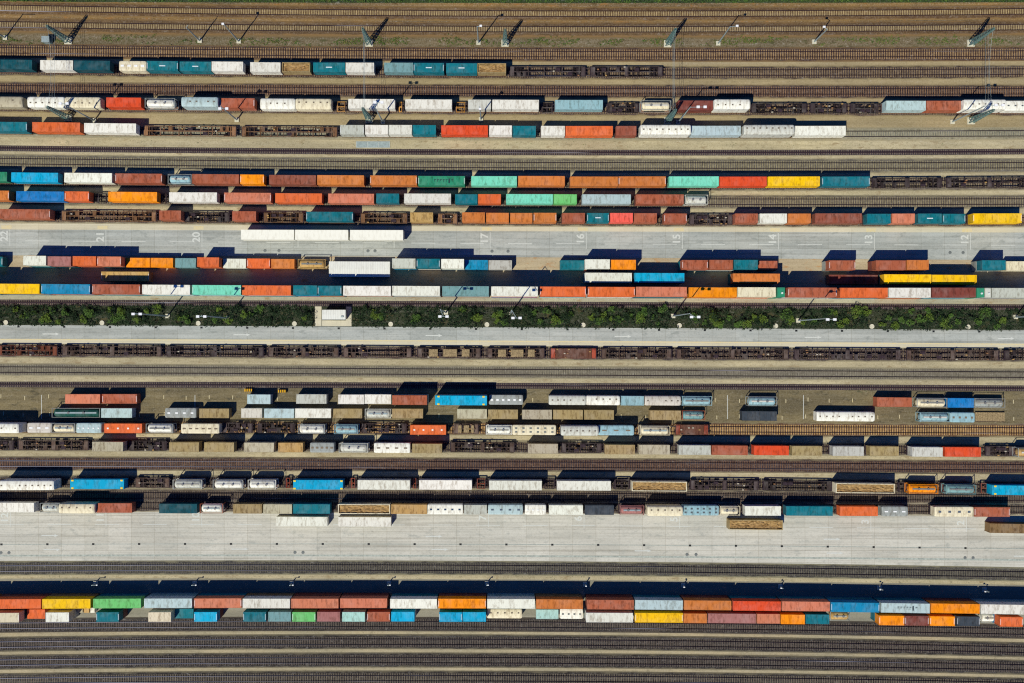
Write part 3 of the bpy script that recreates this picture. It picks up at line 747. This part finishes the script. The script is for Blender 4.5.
lay('r16','in the row along the apron edge','''-22-34 s white,40-60 tank pgr,60.5-96 silo cream,96.5-132 c rb,159-197 c dteal,200-223 tank white rf,233-262 s tan,263-292 s ptn,293-330 c teal,338-390 open cream,391-427 s gld,427.5-463 pan white blue,464-487 s pgr,488-523 pan sky,525-546 pan white light,549-583 s white,
585-614 s dgr,620-644 tank mau,647-682 silo cream,682.5-719 pan ltb two,720-735 tank ltb,745-781 s white,786-833 c teal,840-878 c orr,882-908 pan gry light,935-974 pan cream,974.5-1010 c rb'''.replace('720-735 tank ltb,','720-740 tank cream,'),LS,ZW-.25,True,H=2.59,wcol=(76,62,60))
L17=Line3(519.5,522.3,525.7)
lay('r17','standing out on the wide apron','''276-327.5 s white,338-391 s white,729-783 open tan,990-1044 s brw''',L17,.03)
L18=Line3(597.8,599.3,602.7); L19=Line3(611,611.9,614.8)
lay('r18','in the bottom stacks\' upper row','''-108--59 c sal 2,-58--10 c teal 2,-8-41 c orr 2 u:mar,42-90.5 c ylw 2 u:brw,93-141 c lgr 2 u:teal,144-192 c sky 2 u:gte,194-241.5 c sal 2 u:teal,242.5-290 c white 2 u:brw,291-338.5 c sal 2 u:mar,340-387 c sal 2 u:mar,390-437 c white 2 u:teal,438-486 c org 2 u:mar,487-535 c white 2 u:gte,
536-583 c brn 2 u:brw,587-634 c rb 2 u:mar,635-683 c sky 2 u:teal,684-731.5 c brn 2 u:mar,733-781 c red 2 u:teal,782-830 c sal 2 u:teal,831-879.5 c blu 2 u:teal,881-930 c sky 2 u:teal text,931-980 c org 2 u:mar,981-1040 s white 2 u:gte''',L18,.03)
lay('r19','in the bottom stacks\' lower row','''-8-19 c cream 2,27-45 c orr,45.5-69 c white 2,96-119 c teal 2,148-171 c cream 2,172-193.5 c teal,194-217 c cyn 2,243-266 c teal 2,268-291 c gte 2,292-315.5 c lgr 2,317-340 c mau 2,342-365 c pmi 2,367-390 c rb 2,391-414.5 c cyn 2,439-462 c cyn 2,462.5-486 c cyn 2,487-522 silo cream,
536-558.5 c pmi,560-583 pan white,586-633 c white 2,635-683 c ylw 2,683.5-707 c brn 2,708-756 c mau 2,757-780 c sal 2,781-805 c org 2,806-829.5 c teal 2,830-850 tank gld,879-904.5 c org 2,905-929 c mar 2,930-955 c org 2,957-980 c dgr 2,981-999 tank white,1000-1023 c orr 2''',L19,.03)
# small parcels parked in a gap of the bottom stacks
for i,(px,w_,c_) in enumerate(((80,5,'ptn'),(86.5,5,'gld'),(92.5,4,'white'))):
    L=w_*G; X=WX(px,1.5)
    o=put('crate',MB().box(-L/2,L/2,-.6,.6,0,1.4).mesh('crate',[smooth]),None,(X,L19.y(X)+.6,.03),0,rgb(PAL[c_][0]))
    put('lid',MB().box(-L/2-.03,L/2+.03,-.63,.63,1.402,1.46).mesh('lid',[smooth]),o,color=rgb(PAL[c_][0]))
    rec(o,'in a gap of the bottom stacks',px,f"small {PAL[c_][1]} crate",'crate','crate','crates beside the white container')

# ------------------------------------------------------------------ shelters and kiosk
def corr_roof(L,W,z,pitch,name):
    mb=MB(); n=int(L/.3); rings=[]
    for i in range(n+1):
        x=-L/2+L*i/n; dz=.03*(i%2)
        rings.append([(x,-W/2,z-.06),(x,-W/2,z+dz),(x,0,z+pitch+dz),(x,W/2,z+dz),(x,W/2,z-.06)])
    mb.loft(rings); return mb.mesh(name,[clean])
X0,X1=WX(329,2.3),WX(390,2.3); L=X1-X0; Xc=(X0+X1)/2; yc=(WY(261.5,2.3)+WY(276.8,2.3))/2
o=put('storage_shelter',None,None,(Xc,yc,.02),R(-.25)); W_=abs(WY(261.5,2.3)-WY(276.8,2.3))
put('roof',corr_roof(L,W_,2.25,.06,'roof'),o,color=rgb((226,226,216)))
mb=MB(); 
for sx in (-1,-.33,.33,1):
    for sy in (-1,1): mb.box(sx*(L/2-.3)-.08,sx*(L/2-.3)+.08,sy*(W_/2-.3)-.08,sy*(W_/2-.3)+.08,0,2.18)
put('posts',mb.mesh('posts',[galv]),o)
put('back_wall',MB().box(-L/2+.25,L/2-.25,-W_/2+.1,-W_/2+.18,0,2.17).mesh('back_wall',[smooth]),o,color=rgb((150,170,172)))
o['label']='long low white ribbed-roof shelter between the tank container and the stacked containers'; o['category']='shelter'
X0,X1=WX(322,3),WX(345.5,3); L=X1-X0; yc=(WY(309.8,3)+WY(319.5,3))/2; W_=WY(309.8,3)-WY(319.5,3)
o=put('service_kiosk',None,None,((X0+X1)/2,yc,.02),0)
put('roof',corr_roof(L,W_,2.9,.05,'roof'),o,color=rgb((224,224,214)))
mb=MB(); mb.box(-L/2+.15,L/2-.15,-W_/2+.15,W_/2-.15,0,2.82); put('walls',mb.mesh('walls',[concm]),o)
put('door',MB().box(-.45,.45,-W_/2+.08,-W_/2+.145,0,2.1).mesh('door',[grnst]),o)
put('vent',MB().box(-.3,.3,-.2,.2,0,.2).mesh('vent',[galv]),o,(2.2,-.5,2.95))
o['label']='small kiosk with ribbed white roof standing in the hedge strip'; o['category']='kiosk'
# footpath pads in hedge
for a,b,t,bt in ((346,351.5,304.5,326),(315,321.5,306,326),(322,346,320,326)):
    strip('footpath',(t-1,t+2,t+3),(bt-1.2,bt+1.6,bt+2.6),.030 if a!=322 else .027,pale,WX(a),WX(b),step=1)
# grey-teal marked bay near third train, road plates
mb=MB(); mb.box(WX(356),WX(390),WY(147.8),WY(141.4),.03,.12)
o=put('cable_duct_cover',mb.mesh('cable_duct_cover',[plain_mat('duct_grey',(164,172,168),.7,.12)]))
for i in range(3):
    xa=WX(357+i*11); put('cover_slab',MB().box(xa,xa+2.6,WY(147),WY(142.2),.122,.15).mesh('cover_slab',[galv]),o)
o['label']='flat grey-blue rectangular duct cover below the third train'; o['category']='cover'
# yellow-black buffer block
for px,py in ((249.5,390),(283,391)):
    mb=MB(); 
    for i in range(8): mb.mat(i%2).box(-1.1+i*.275,-.825+i*.275,-.35,.35,.02,.7)
    o=put('buffer_block',mb.mesh('buffer_block',[plain_mat('hazard_yellow',(236,176,30)),black]),None,(WX(px),WY(py),0),0)
    rec(o,'at the brown yard\'s top edge',px,'yellow and black striped buffer block','block','block','striped buffer blocks')
# equipment cabinet
o=put('equipment_cabinet',MB().box(-.9,.9,-.7,.7,0,1.7).mesh('cabinet',[grnst]),None,(WX(49),WY(41.5),.02))
put('roof',MB().box(-1,1,-.8,.8,1.702,1.8).mesh('roof',[galv]),o); put('door',MB().box(-.6,.6,-.76,-.71,.1,1.6).mesh('door',[galv]),o)
o['label']='grey trackside equipment cabinet beside the lattice mast near the top edge'; o['category']='cabinet'

# ------------------------------------------------------------------ painted markings
def textmesh(body,size):
    cu=bpy.data.curves.new('t','FONT'); cu.body=body; cu.size=size; cu.extrude=.002; cu.offset=.07; cu.align_x='CENTER'; cu.align_y='CENTER'
    o=bpy.data.objects.new('t',cu); COL.objects.link(o); dg=bpy.context.evaluated_depsgraph_get()
    me=bpy.data.meshes.new_from_object(o.evaluated_get(dg)); bpy.data.objects.remove(o); me.materials.clear(); me.materials.append(whitep); return me
def mark(x0,x1,line,z,w,name='lane_marking',x_is_m=False,mat=None):
    a,b=WX(x0),WX(x1); mb=MB(); y0,y1=line.y(a),line.y(b)
    mb.quad((a,y0-w/2,z),(b,y1-w/2,z),(b,y1+w/2,z),(a,y0+w/2,z)); structure(name,mb.mesh(name,[mat or whitep]))
LA=Line3(236.4,239.3,239.8); LAd=Line3(241,244.3,245); LAy=Line3(227.3,229.6,230.2)
for i,n_ in enumerate(range(22,11,-1)):
    px=4.5+i*96.05; x=WX(px)
    me=textmesh(str(n_),2.75); structure('painted_number',me,loc=(x,LA.y(x),.028),rz=R(90))
    mb=MB(); mb.quad((x+1.35,LA.y(x)-2.6,.0283),(x+1.5,LA.y(x)-2.6,.0283),(x+1.5,LA.y(x)+1.7,.0283),(x+1.35,LA.y(x)+1.7,.0283)); structure('lane_tick',mb.mesh('lane_tick',[whitep]))
    mark(px-3,px+7,LAy,.0245,.9,'yellow_marking',mat=yellp)
for i in range(-1,23): mark(25+i*48.3,25+i*48.3+24,LAd,.0262,.16)
LCn=Line3(517.5,519.6,522.8); LCd=Line3(524.6,526.4,528.7)
for i,n_ in enumerate(range(12,0,-1)):
    px=5+i*95.6; x=WX(px)
    me=textmesh(str(n_),2.7); structure('painted_number',me,loc=(x,LCn.y(x),.030),rz=R(90))
    mb=MB(); mb.quad((x+1.35,LCn.y(x)-2.4,.0303),(x+1.5,LCn.y(x)-2.4,.0303),(x+1.5,LCn.y(x)+1.9,.0303),(x+1.35,LCn.y(x)+1.9,.0303)); structure('lane_tick',mb.mesh('lane_tick',[whitep]))
for i in range(-1,23): mark(0+i*47.6,0+i*47.6+24,LCd,.0285,.16)
LB=Line3(334,336.8,338.2); L535=Line3(535.5,538,540.5); L550=Line3(549.6,551.4,555)
def arrow(px,line,z,s_=1,Lm=4.4):
    x=WX(px); y=line.y(x); mb=MB(); mb.quad((x-Lm/2,y-.14,z),(x+Lm/2-1,y-.14,z),(x+Lm/2-1,y+.14,z),(x-Lm/2,y+.14,z))
    n=len(mb.v); mb.v+=[(x+Lm/2-1,y-.38,z),(x+Lm/2,y,z),(x+Lm/2-1,y+.38,z)]; mb.f.append((n,n+1,n+2)); mb.m.append(0)
    structure('painted_arrow',mb.mesh('painted_arrow',[whitep]))
for px in (51,242,434,623,813,1006): arrow(px,LB,.030)
for px in (50,434,832): arrow(px,L535,.030)
for px in (52,240,440,643,835,1022): arrow(px,L550,.0305)
# yard tick lines on brown yard
for px in (41.5,195,727.5,803.5,):
    x=WX(px); mb=MB(); mb.quad((x-.07,WY(419),.0225),(x+.07,WY(419),.0225),(x+.07,WY(395),.0225),(x-.07,WY(395),.0225)); structure('lane_tick',mb.mesh('lane_tick',[whitep]))
for px in range(2,1024,23):
    for yy in (397,414):
        x=WX(px+random.uniform(-2,2)); y=WY(yy+random.uniform(-1,1)+px*.004); mb=MB(); mb.quad((x-.08,y-.5,.0232),(x+.08,y-.5,.0232),(x+.08,y+.5,.0232),(x-.08,y+.5,.0232)); structure('lane_tick',mb.mesh('lane_tick',[yellp]))
# gullies and covers
gm=cached('gully',lambda:MB().box(-.3,.3,-.25,.25,0,.012).mesh('drain_gully',[plain_mat('cast_iron',(40,42,44),.6)]))
LG=Line3(326.8,330.2,331.5); LGa=Line3(544.2,545.6,548)
def ordn(i): return ['first','second','third','fourth','fifth','sixth','seventh','eighth','ninth','tenth','eleventh','twelfth','thirteenth','fourteenth','fifteenth','sixteenth','seventeenth','eighteenth','nineteenth','twentieth','twenty-first','twenty-second','twenty-third','twenty-fourth','twenty-fifth','twenty-sixth'][i]
for nm_,line,start,z,ph in (('r',LG,18.5,.026,'along the hedge road'),('a',LGa,1.5,.030,'in the apron drain line')):
    for i in range(22):
        px=start+i*(45.75 if nm_=='r' else 45.9); x=WX(px)
        o=put('drain_gully',gm,None,(x,line.y(x),z)); 
        rec(o,ph,px,'small black drain gully','gully','gully','drain gullies')
cm_=cached('cov',lambda:MB().disc(0,0,0,.62,.25,20).mesh('shaft_cover',[concm]))
LCov=Line3(322.7,325.6,326.9)
for i in range(11):
    px=6.2+i*96.15; x=WX(px); o=put('shaft_cover',cm_,None,(x,LCov.y(x),.02)); rec(o,'at the hedge strip\'s lower rim',px,'round pale concrete shaft cover','cover','cover','round shaft covers')
mm=cached('manh',lambda:MB().disc(0,0,0,.42,.012,18).mesh('manhole_cover',[plain_mat('manhole_grey',(112,116,114),.6)]))
LM1=Line3(552.5,554.6,557.6); LM2=Line3(250,251.8,252.6)
for line,xs,z,ph in ((LM1,(1,9,295,303,687,696,965,973),.0305,'on the wide apron'),(LM2,(265,279,368,375,492,508,950,963),.026,'on the upper lane')):
    for px in xs: x=WX(px); o=put('manhole_cover',mm,None,(x,line.y(x),z)); rec(o,ph,px,'round grey manhole cover','cover','manhole','manhole covers')

# ------------------------------------------------------------------ floodlight masts
def floodlight(foot,head,h,n_heads,phrase,sep=1.7):
    X,Y=WX(foot[0]),WY(foot[1]); HX,HY=WX(head[0],h)-X,WY(head[1],h)-Y
    d=math.hypot(HX,HY)
    if d>3.5: HX*=3.5/d; HY*=3.5/d
    o=put('floodlight_mast',None,None,(X,Y,.02))
    put('pole',cached(('pole',h),lambda:MB().tube((0,0,.3),(0,0,h),.20,.11,10).mesh('pole',[galv])),o)
    put('base_block',cached('bb',lambda:MB().box(-.55,.55,-.55,.55,0,.3).mesh('base_block',[concm])),o)
    mb=MB(); mb.tube((0,0,h-.1),(HX,HY,h),.07,k=6)
    if n_heads==2: mb.tube((HX-sep/2,HY,h),(HX+sep/2,HY,h),.06,k=6)
    br=put('bracket',mb.mesh('bracket',[galv]),o)
    hm=cached('fhead',lambda:MB().box(-.38,.38,-.28,.28,-.12,.16).mesh('lamp_head',[lampm]))
    for s_ in ((-1,1) if n_heads==2 else ((0,) if n_heads else ())): put('lamp_head',hm,br,(HX+s_*sep/2,HY,h+.06)).scale=((1,1,1) if h>12 else ((.8,.8,1) if h>5 else (.45,.45,1)))
    rec(o,phrase,foot[0],'tall grey floodlight mast' if h>12 else 'slim grey lamp post','mast','lamp post','floodlight masts')
HF=19.5
for f_,h_ in (((168,316),(137,314)),((228,318),(201.5,316.5)),((446,312.5),(443.5,316.5)),((511,313),(516.5,318)),((673,316),(695,317)),((798,320.5),(831,319.5)),((1015,317),(1050,317))):
    floodlight(f_,h_,HF,2,'in the hedge strip')
for f_,h_,n_,ht in (((94.4,120.6),(64,103.6),2,14.5),((237,120),(223.5,108.7),2,13),((383,122),(378.5,102.5),2,15),((481,119.5),(480,109),1,12),((678,122.5),(701.5,107),2,14.5),((952,122),(1003,105),2,15)):
    floodlight(f_,h_,ht,n_,'just below the second train')
for f_,h_,ht in (((5.5,38),(-5,24),10),((200,41),(188,25),9.5),((239,41.5),(223,24),11.5),((478.5,43),(480.7,26),11.5),((718,43.6),(737,26),11.8),((814,42),(824,27),9)):
    floodlight(f_,h_,ht,0 if f_[0] in (5.5,200) else 1,'on the top verge')
for f_ in ((96,583),(195,583),(292,583),(389,583),(487,583),(585,584),(683,585),(780,586),(879,587.5),(984,589.5)):
    floodlight(f_,(f_[0]+1,f_[1]+2),2.2,1,'beside the bottom stacks')
# ------------------------------------------------------------------ lattice catenary masts and head-span cables
def lattice(X,Y,h,phrase,px):
    o=put('lattice_mast',None,None,(X,Y,.02))
    def f():
        mb=MB(); b,t=.62,.22; n=9
        def P(i,sx,sy):
            q=i/n; r=b+(t-b)*q; return (sx*r,sy*r,.3+(h-.3)*q)
        for sx in (-1,1):
            for sy in (-1,1): mb.tube(P(0,sx,sy),P(n,sx,sy),.10,.08,4)
        for i in range(n):
            for (a,b_) in (((-1,-1),(1,-1)),((1,-1),(1,1)),((1,1),(-1,1)),((-1,1),(-1,-1))):
                mb.tube(P(i,*a),P(i+1,*b_),.065,k=4); mb.tube(P(i+1,*a),P(i+1,*b_),.06,k=4)
        return mb.mesh('lattice_frame',[grnst])
    put('lattice_frame',cached(('lat',round(h,1)),f),o)
    put('foundation',cached('fnd',lambda:MB().box(-.95,.95,-.9,.9,0,.3).mesh('foundation',[concm])),o)
    rec(o,phrase,px,'green-grey lattice catenary mast','mast','catenary mast','lattice catenary masts')
for i,(pa,pb) in enumerate((((68,41),(69,118)),((368.5,43.5),(370,119.5)),((666,44),(669,121)),((969,43.5),(972,121)))):
    X=(WX(pa[0])+WX(pb[0]))/2
    lattice(X,WY(pa[1]),10.5,'on the top verge',pa[0]); lattice(X,WY(pb[1]),10.5,'just below the second train',pb[0]+.5)
    ya,yb=WY(pa[1]),WY(pb[1]); mb=MB(); z=10.2
    def sag(t): return z-1.6*(1-(2*t-1)**2)
    pts=[(X,ya+(yb-ya)*t/12,sag(t/12)) for t in range(13)]
    for p,q in zip(pts,pts[1:]): mb.tube(p,q,.03,k=5)
    for zz in (8.0,6.9): mb.tube((X,ya,zz),(X,yb,zz),.022,k=5)
    for t in range(1,12): mb.tube(pts[t],(X,pts[t][1],6.9),.015,k=4)
    o=put('headspan_cable',mb.mesh('headspan_cable',[galv])); rec(o,'crossing the upper tracks',pa[0],'thin grey head-span cable between two lattice masts','cable','cable','head-span cables')
lattice(WX(505),WY(43.5),9.6,'on the top verge',505)

# ------------------------------------------------------------------ vegetation
g1=leaf_mat('hedge_leaves',(22,36,26),(44,62,36)); g2=leaf_mat('bright_leaves',(66,94,36),(104,122,48)); g3=leaf_mat('dry_grass',(94,96,48),(128,116,68)); g4=leaf_mat('mid_leaves',(50,80,38),(88,114,50))
def leaf_cluster(mb,cx,cy,cz,rx,ry,rz,n,s0,s1,rnd):
    for _ in range(n):
        a=rnd.uniform(0,2*math.pi); u=rnd.random()**.5; w=rnd.uniform(-1,1)
        x=cx+rx*u*math.cos(a); y=cy+ry*u*math.sin(a); z=cz+rz*(1-u*u*.8)*abs(w)
        s=rnd.uniform(s0,s1); t=Vector((rnd.gauss(0,1),rnd.gauss(0,1),rnd.gauss(0,.4))).normalized(); nn=Vector((rnd.gauss(0,.6),rnd.gauss(0,.6),1)).normalized()
        b=nn.cross(t).normalized(); t=b.cross(nn); c=Vector((x,y,max(.05,z)))
        mb.quad(tuple(c-t*s),tuple(c-b*s*.55),tuple(c+t*s),tuple(c+b*s*.55))
rnd=random.Random(11)
HT,HB=Line3(305.4,307.4,308.8),Line3(324.4,327.6,329)
gaps=((314,352),(397,404),(164,173),(224,232),(669,677),(794,801),(1011,1019),(443,450))
def in_gap(px,f=0): return any(a-f<=px<=b+f for a,b in gaps)
mb=MB()
x=-172
while x<172:
    px=PX(x)
    if not (314<px<352):
        for _ in range(19):
            t=rnd.uniform(-.06,1.03)+.05*noise.noise((x*.5,0,7)); y=HB.y(x)+(HT.y(x)-HB.y(x))*t; xx=x+rnd.uniform(-.5,.5)
            nz=noise.noise((xx*.25,y*.35,3.1)); n2=noise.noise((xx*.8,y*.8,9.1))
            if noise.noise((xx*.13,y*.2,21.0))>.30 and rnd.random()<.8: continue
            gp=in_gap(px) and t<.75
            if gp and rnd.random()<.85: continue
            if t<.42 and abs((px-6.5+48.2)%96.4-48.2)<4: continue
            h=max(.1,.45+1.5*nz+.9*n2)*(.9+1.1*math.sin(math.pi*min(1,max(0,t))))
            leaf_cluster(mb,xx,y,h*.6,.35,.35,h*.5,3,.12,.27,rnd)
    x+=.45
put('undergrowth',mb.mesh('undergrowth',[g1]),kind='stuff')
def bush(X,Y,r,h,mat,rnd):
    def mk():
        mb=MB()
        for _ in range(int(5+r*4)):
            a=rnd.uniform(0,6.28); q=rnd.random()**.6*r*.75
            leaf_cluster(mb,q*math.cos(a),q*math.sin(a),h*rnd.uniform(.25,.75),r*.38,r*.38,h*.3,int(26),.10,.22,rnd)
        me=mb.mesh('foliage',[mat]); mb=MB()
        for i in range(4):
            a=i*1.6+rnd.random(); mb.tube((0,0,0),(math.cos(a)*r*.5,math.sin(a)*r*.5,h*.6),.06,.02,5)
        return me,mb.mesh('stem',[barkm])
    me,st=mk(); o=put('shrub',st,None,(X,Y,.02)); put('foliage',me,o); return o
# individually visible shrubs: photo column, share of strip height, radius
BS=[]
for px in range(3,1024,6):
    p=px+rnd.uniform(-3,3)
    if in_gap(p,3) or abs((p-6.5+48.2)%96.4-48.2)<6: continue
    n_=noise.noise((p*.021,1.7,0)); BS.append((p,rnd.uniform(.12,.9),rnd.uniform(.7,1.1)+.9*rnd.random()**3,'b' if rnd.random()<(.28+n_*.5) else 'm'))
for px in (45,110,120,228,640,712,716,790,930,945,497,555,478,602): BS.append((px,rnd.uniform(.2,.7),rnd.uniform(1.2,1.8),'b'))
for (p,t,r_,k_) in BS:
    if noise.noise((WX(p)*.13,1.1,33.0))>.28 and r_<1.2: continue
    X=WX(p,1.2); Y=HB.y(X)+(HT.y(X)-HB.y(X))*t
    o=bush(X,Y,r_,r_*rnd.uniform(1.0,1.6),g2 if k_=='b' else rnd.choice((g4,g4,g1,g4)),rnd)
    rec(o,'in the hedge strip',p,f"{'bright yellow-green' if k_=='b' else 'dark green'} {'big' if r_>1.35 else ('mid-sized' if r_>1.1 else 'small')} shrub",'shrub','shrub','shrubs of the hedge strip')
# tufts on the top verge
mb=MB(); VL=Line3(39,41.5,40.5)
for _ in range(4200):
    X=rnd.uniform(XA,XB); t=rnd.gauss(0,1)
    if noise.noise((X*.11,2.2,t*.2))<.02: continue
    leaf_cluster(mb.mat(rnd.choice((0,1,2))),X,VL.y(X)+t*.6,.08,.35,.25,.3,5,.07,.18,rnd)
for ln_ in (LN['t1'],):
    pass
put('verge_weeds',mb.mesh('verge_weeds',[g3,g4,g2]),kind='stuff')
mb=MB(); VL=Line3(-1,0,-.5)
for _ in range(9000):
    X=rnd.uniform(XA,XB); Y=VL.y(X)+rnd.random()**1.2*9-.6
    leaf_cluster(mb,X,Y,.15,.3,.3,.5+.5*noise.noise((X*.2,Y*.3,1)),4,.09,.24,rnd)
for _ in range(1500):
    X=rnd.uniform(XA,XB)
    if noise.noise((X*.15,5,5))>.05: leaf_cluster(mb.mat(1),X,VL.y(X)+rnd.uniform(-.8,2),.5,.3,.3,.5,4,.09,.2,rnd)
put('grass',mb.mesh('grass',[g4,g2]),kind='stuff')
# sparse weeds along tracks and yard rim
mb=MB()
for line,n_ in ((Line3(389,389.8,391),500),(Line3(142,144.5,144.5),260),(Line3(58,61,60),150),(Line3(577,579,583),150)):
    for _ in range(n_):
        X=rnd.uniform(XA,XB)
        if noise.noise((X*.09,n_*.1,0))<.0: continue
        leaf_cluster(mb,X,line.y(X)+rnd.gauss(0,.3),.03,.25,.15,.12,3,.04,.1,rnd)
put('trackside_weeds',mb.mesh('trackside_weeds',[g4]),kind='stuff')

# ------------------------------------------------------------------ labels that single each thing out
from collections import defaultdict
byrow=defaultdict(list)
for r_ in RECS: byrow[(r_['row'])].append(r_)
used=set()
SIZEW=('long','medium','short')
def brief(q):
    d=q['desc']
    for w_ in (' with ',' full of '): d=d.split(w_)[0]
    return ' '.join(t for t in d.split() if t not in SIZEW and t not in ('covered','container'))
for row,rs in byrow.items():
    out=[q for q in rs if q['x']<-1 or q['x']>1026]
    for i,q in enumerate(out):
        lab=f"{q['desc']} {row}, past {'west' if q['x']<0 else 'east'} end"
        if lab in used: lab=lab+f", {ordn(i)} one"
        if len(lab.split())>16: print('LONG',lab)
        used.add(lab); q['o']['label']=lab
    rs=[q for q in rs if q not in out]
    line_=sorted([q for q in rs if q['noun'] in ('container','tank','wagon','flat wagon','module') and q['extra'] is None],key=lambda q:q['x'])
    for i,q in enumerate(line_):
        q['nb']=(brief(line_[i-1]) if i else None, brief(line_[i+1]) if i+1<len(line_) else None)
    bydesc=defaultdict(list)
    for q in rs: bydesc[q['desc']].append(q)
    for desc,l in bydesc.items():
        l.sort(key=lambda q:q['x'])
        nbs=collections.Counter(q.get('nb') for q in l)
        for i,q in enumerate(l):
            n_=len(l); nb=q.get('nb')
            if n_==1: lab=f"{desc} {row}"
            else:
                lab=None
                if nb and nb[0] and nb[1] and nbs[nb]==1 and 'under' not in desc:
                    t=f"{desc} between {nb[0]} and {nb[1]} ones {row}" if nb[0]!=nb[1] else f"{desc} between two {nb[0]} ones {row}"
                    if len(t.split())<=16: lab=t
                if lab is None:
                    if i==0: lab=f"leftmost {desc} {row}"
                    elif i==n_-1: lab=f"rightmost {desc} {row}"
                    elif i<n_/2: lab=f"{ordn(i)} {desc} from left {row}"
                    else: lab=f"{ordn(n_-1-i)} {desc} from right {row}"
            q['o']['label']=lab; assert lab not in used,lab; used.add(lab)
            if len(lab.split())>16: print('LONG',len(lab.split()),lab)
import collections
print('CONTAINERS',sum(1 for o in bpy.data.objects if o.name.startswith('shipping_container')),'OBJ',len(bpy.data.objects))

# ------------------------------------------------------------------ light and camera
sv=Vector((-.46,-.63,1)).normalized()
el=math.asin(sv.z); az=math.atan2(sv.x,sv.y)
w=bpy.data.worlds.new('World'); scene.world=w; w.use_nodes=True; nt=w.node_tree
sky=nt.nodes.new('ShaderNodeTexSky'); sky.sky_type='NISHITA'; sky.sun_disc=False; sky.sun_elevation=el; sky.sun_rotation=az
sky.air_density=1.0; sky.dust_density=.3; sky.ozone_density=2.5
nt.links.new(mixc(nt,1.0,sky.outputs[0],(.22,.60,1.5,1),'MULTIPLY'),nt.nodes['Background'].inputs[0]); nt.nodes['Background'].inputs[1].default_value=.055
sl=bpy.data.lights.new('sun','SUN'); sl.energy=5.0; sl.angle=R(.5); sl.color=(1,.975,.84)
so=bpy.data.objects.new('sun',sl); COL.objects.link(so); so.rotation_euler=sv.to_track_quat('Z','Y').to_euler(); so.location=(-60,-80,150)
cam=bpy.data.cameras.new('camera'); co=bpy.data.objects.new('camera',cam); COL.objects.link(co); scene.camera=co
co.location=(0,0,HC); co.rotation_euler=(0,0,0); cam.sensor_width=36; cam.lens=36*HC/(1024*G)
cam.shift_x=(512-NX)/1024; cam.clip_start=1; cam.clip_end=6000
scene.view_settings.view_transform='Standard'; scene.view_settings.look='None'; scene.view_settings.exposure=-.25; scene.view_settings.gamma=1
scene.cycles.max_bounces=4; scene.cycles.diffuse_bounces=1; scene.cycles.use_denoising=False; scene.cycles.filter_width=1.2
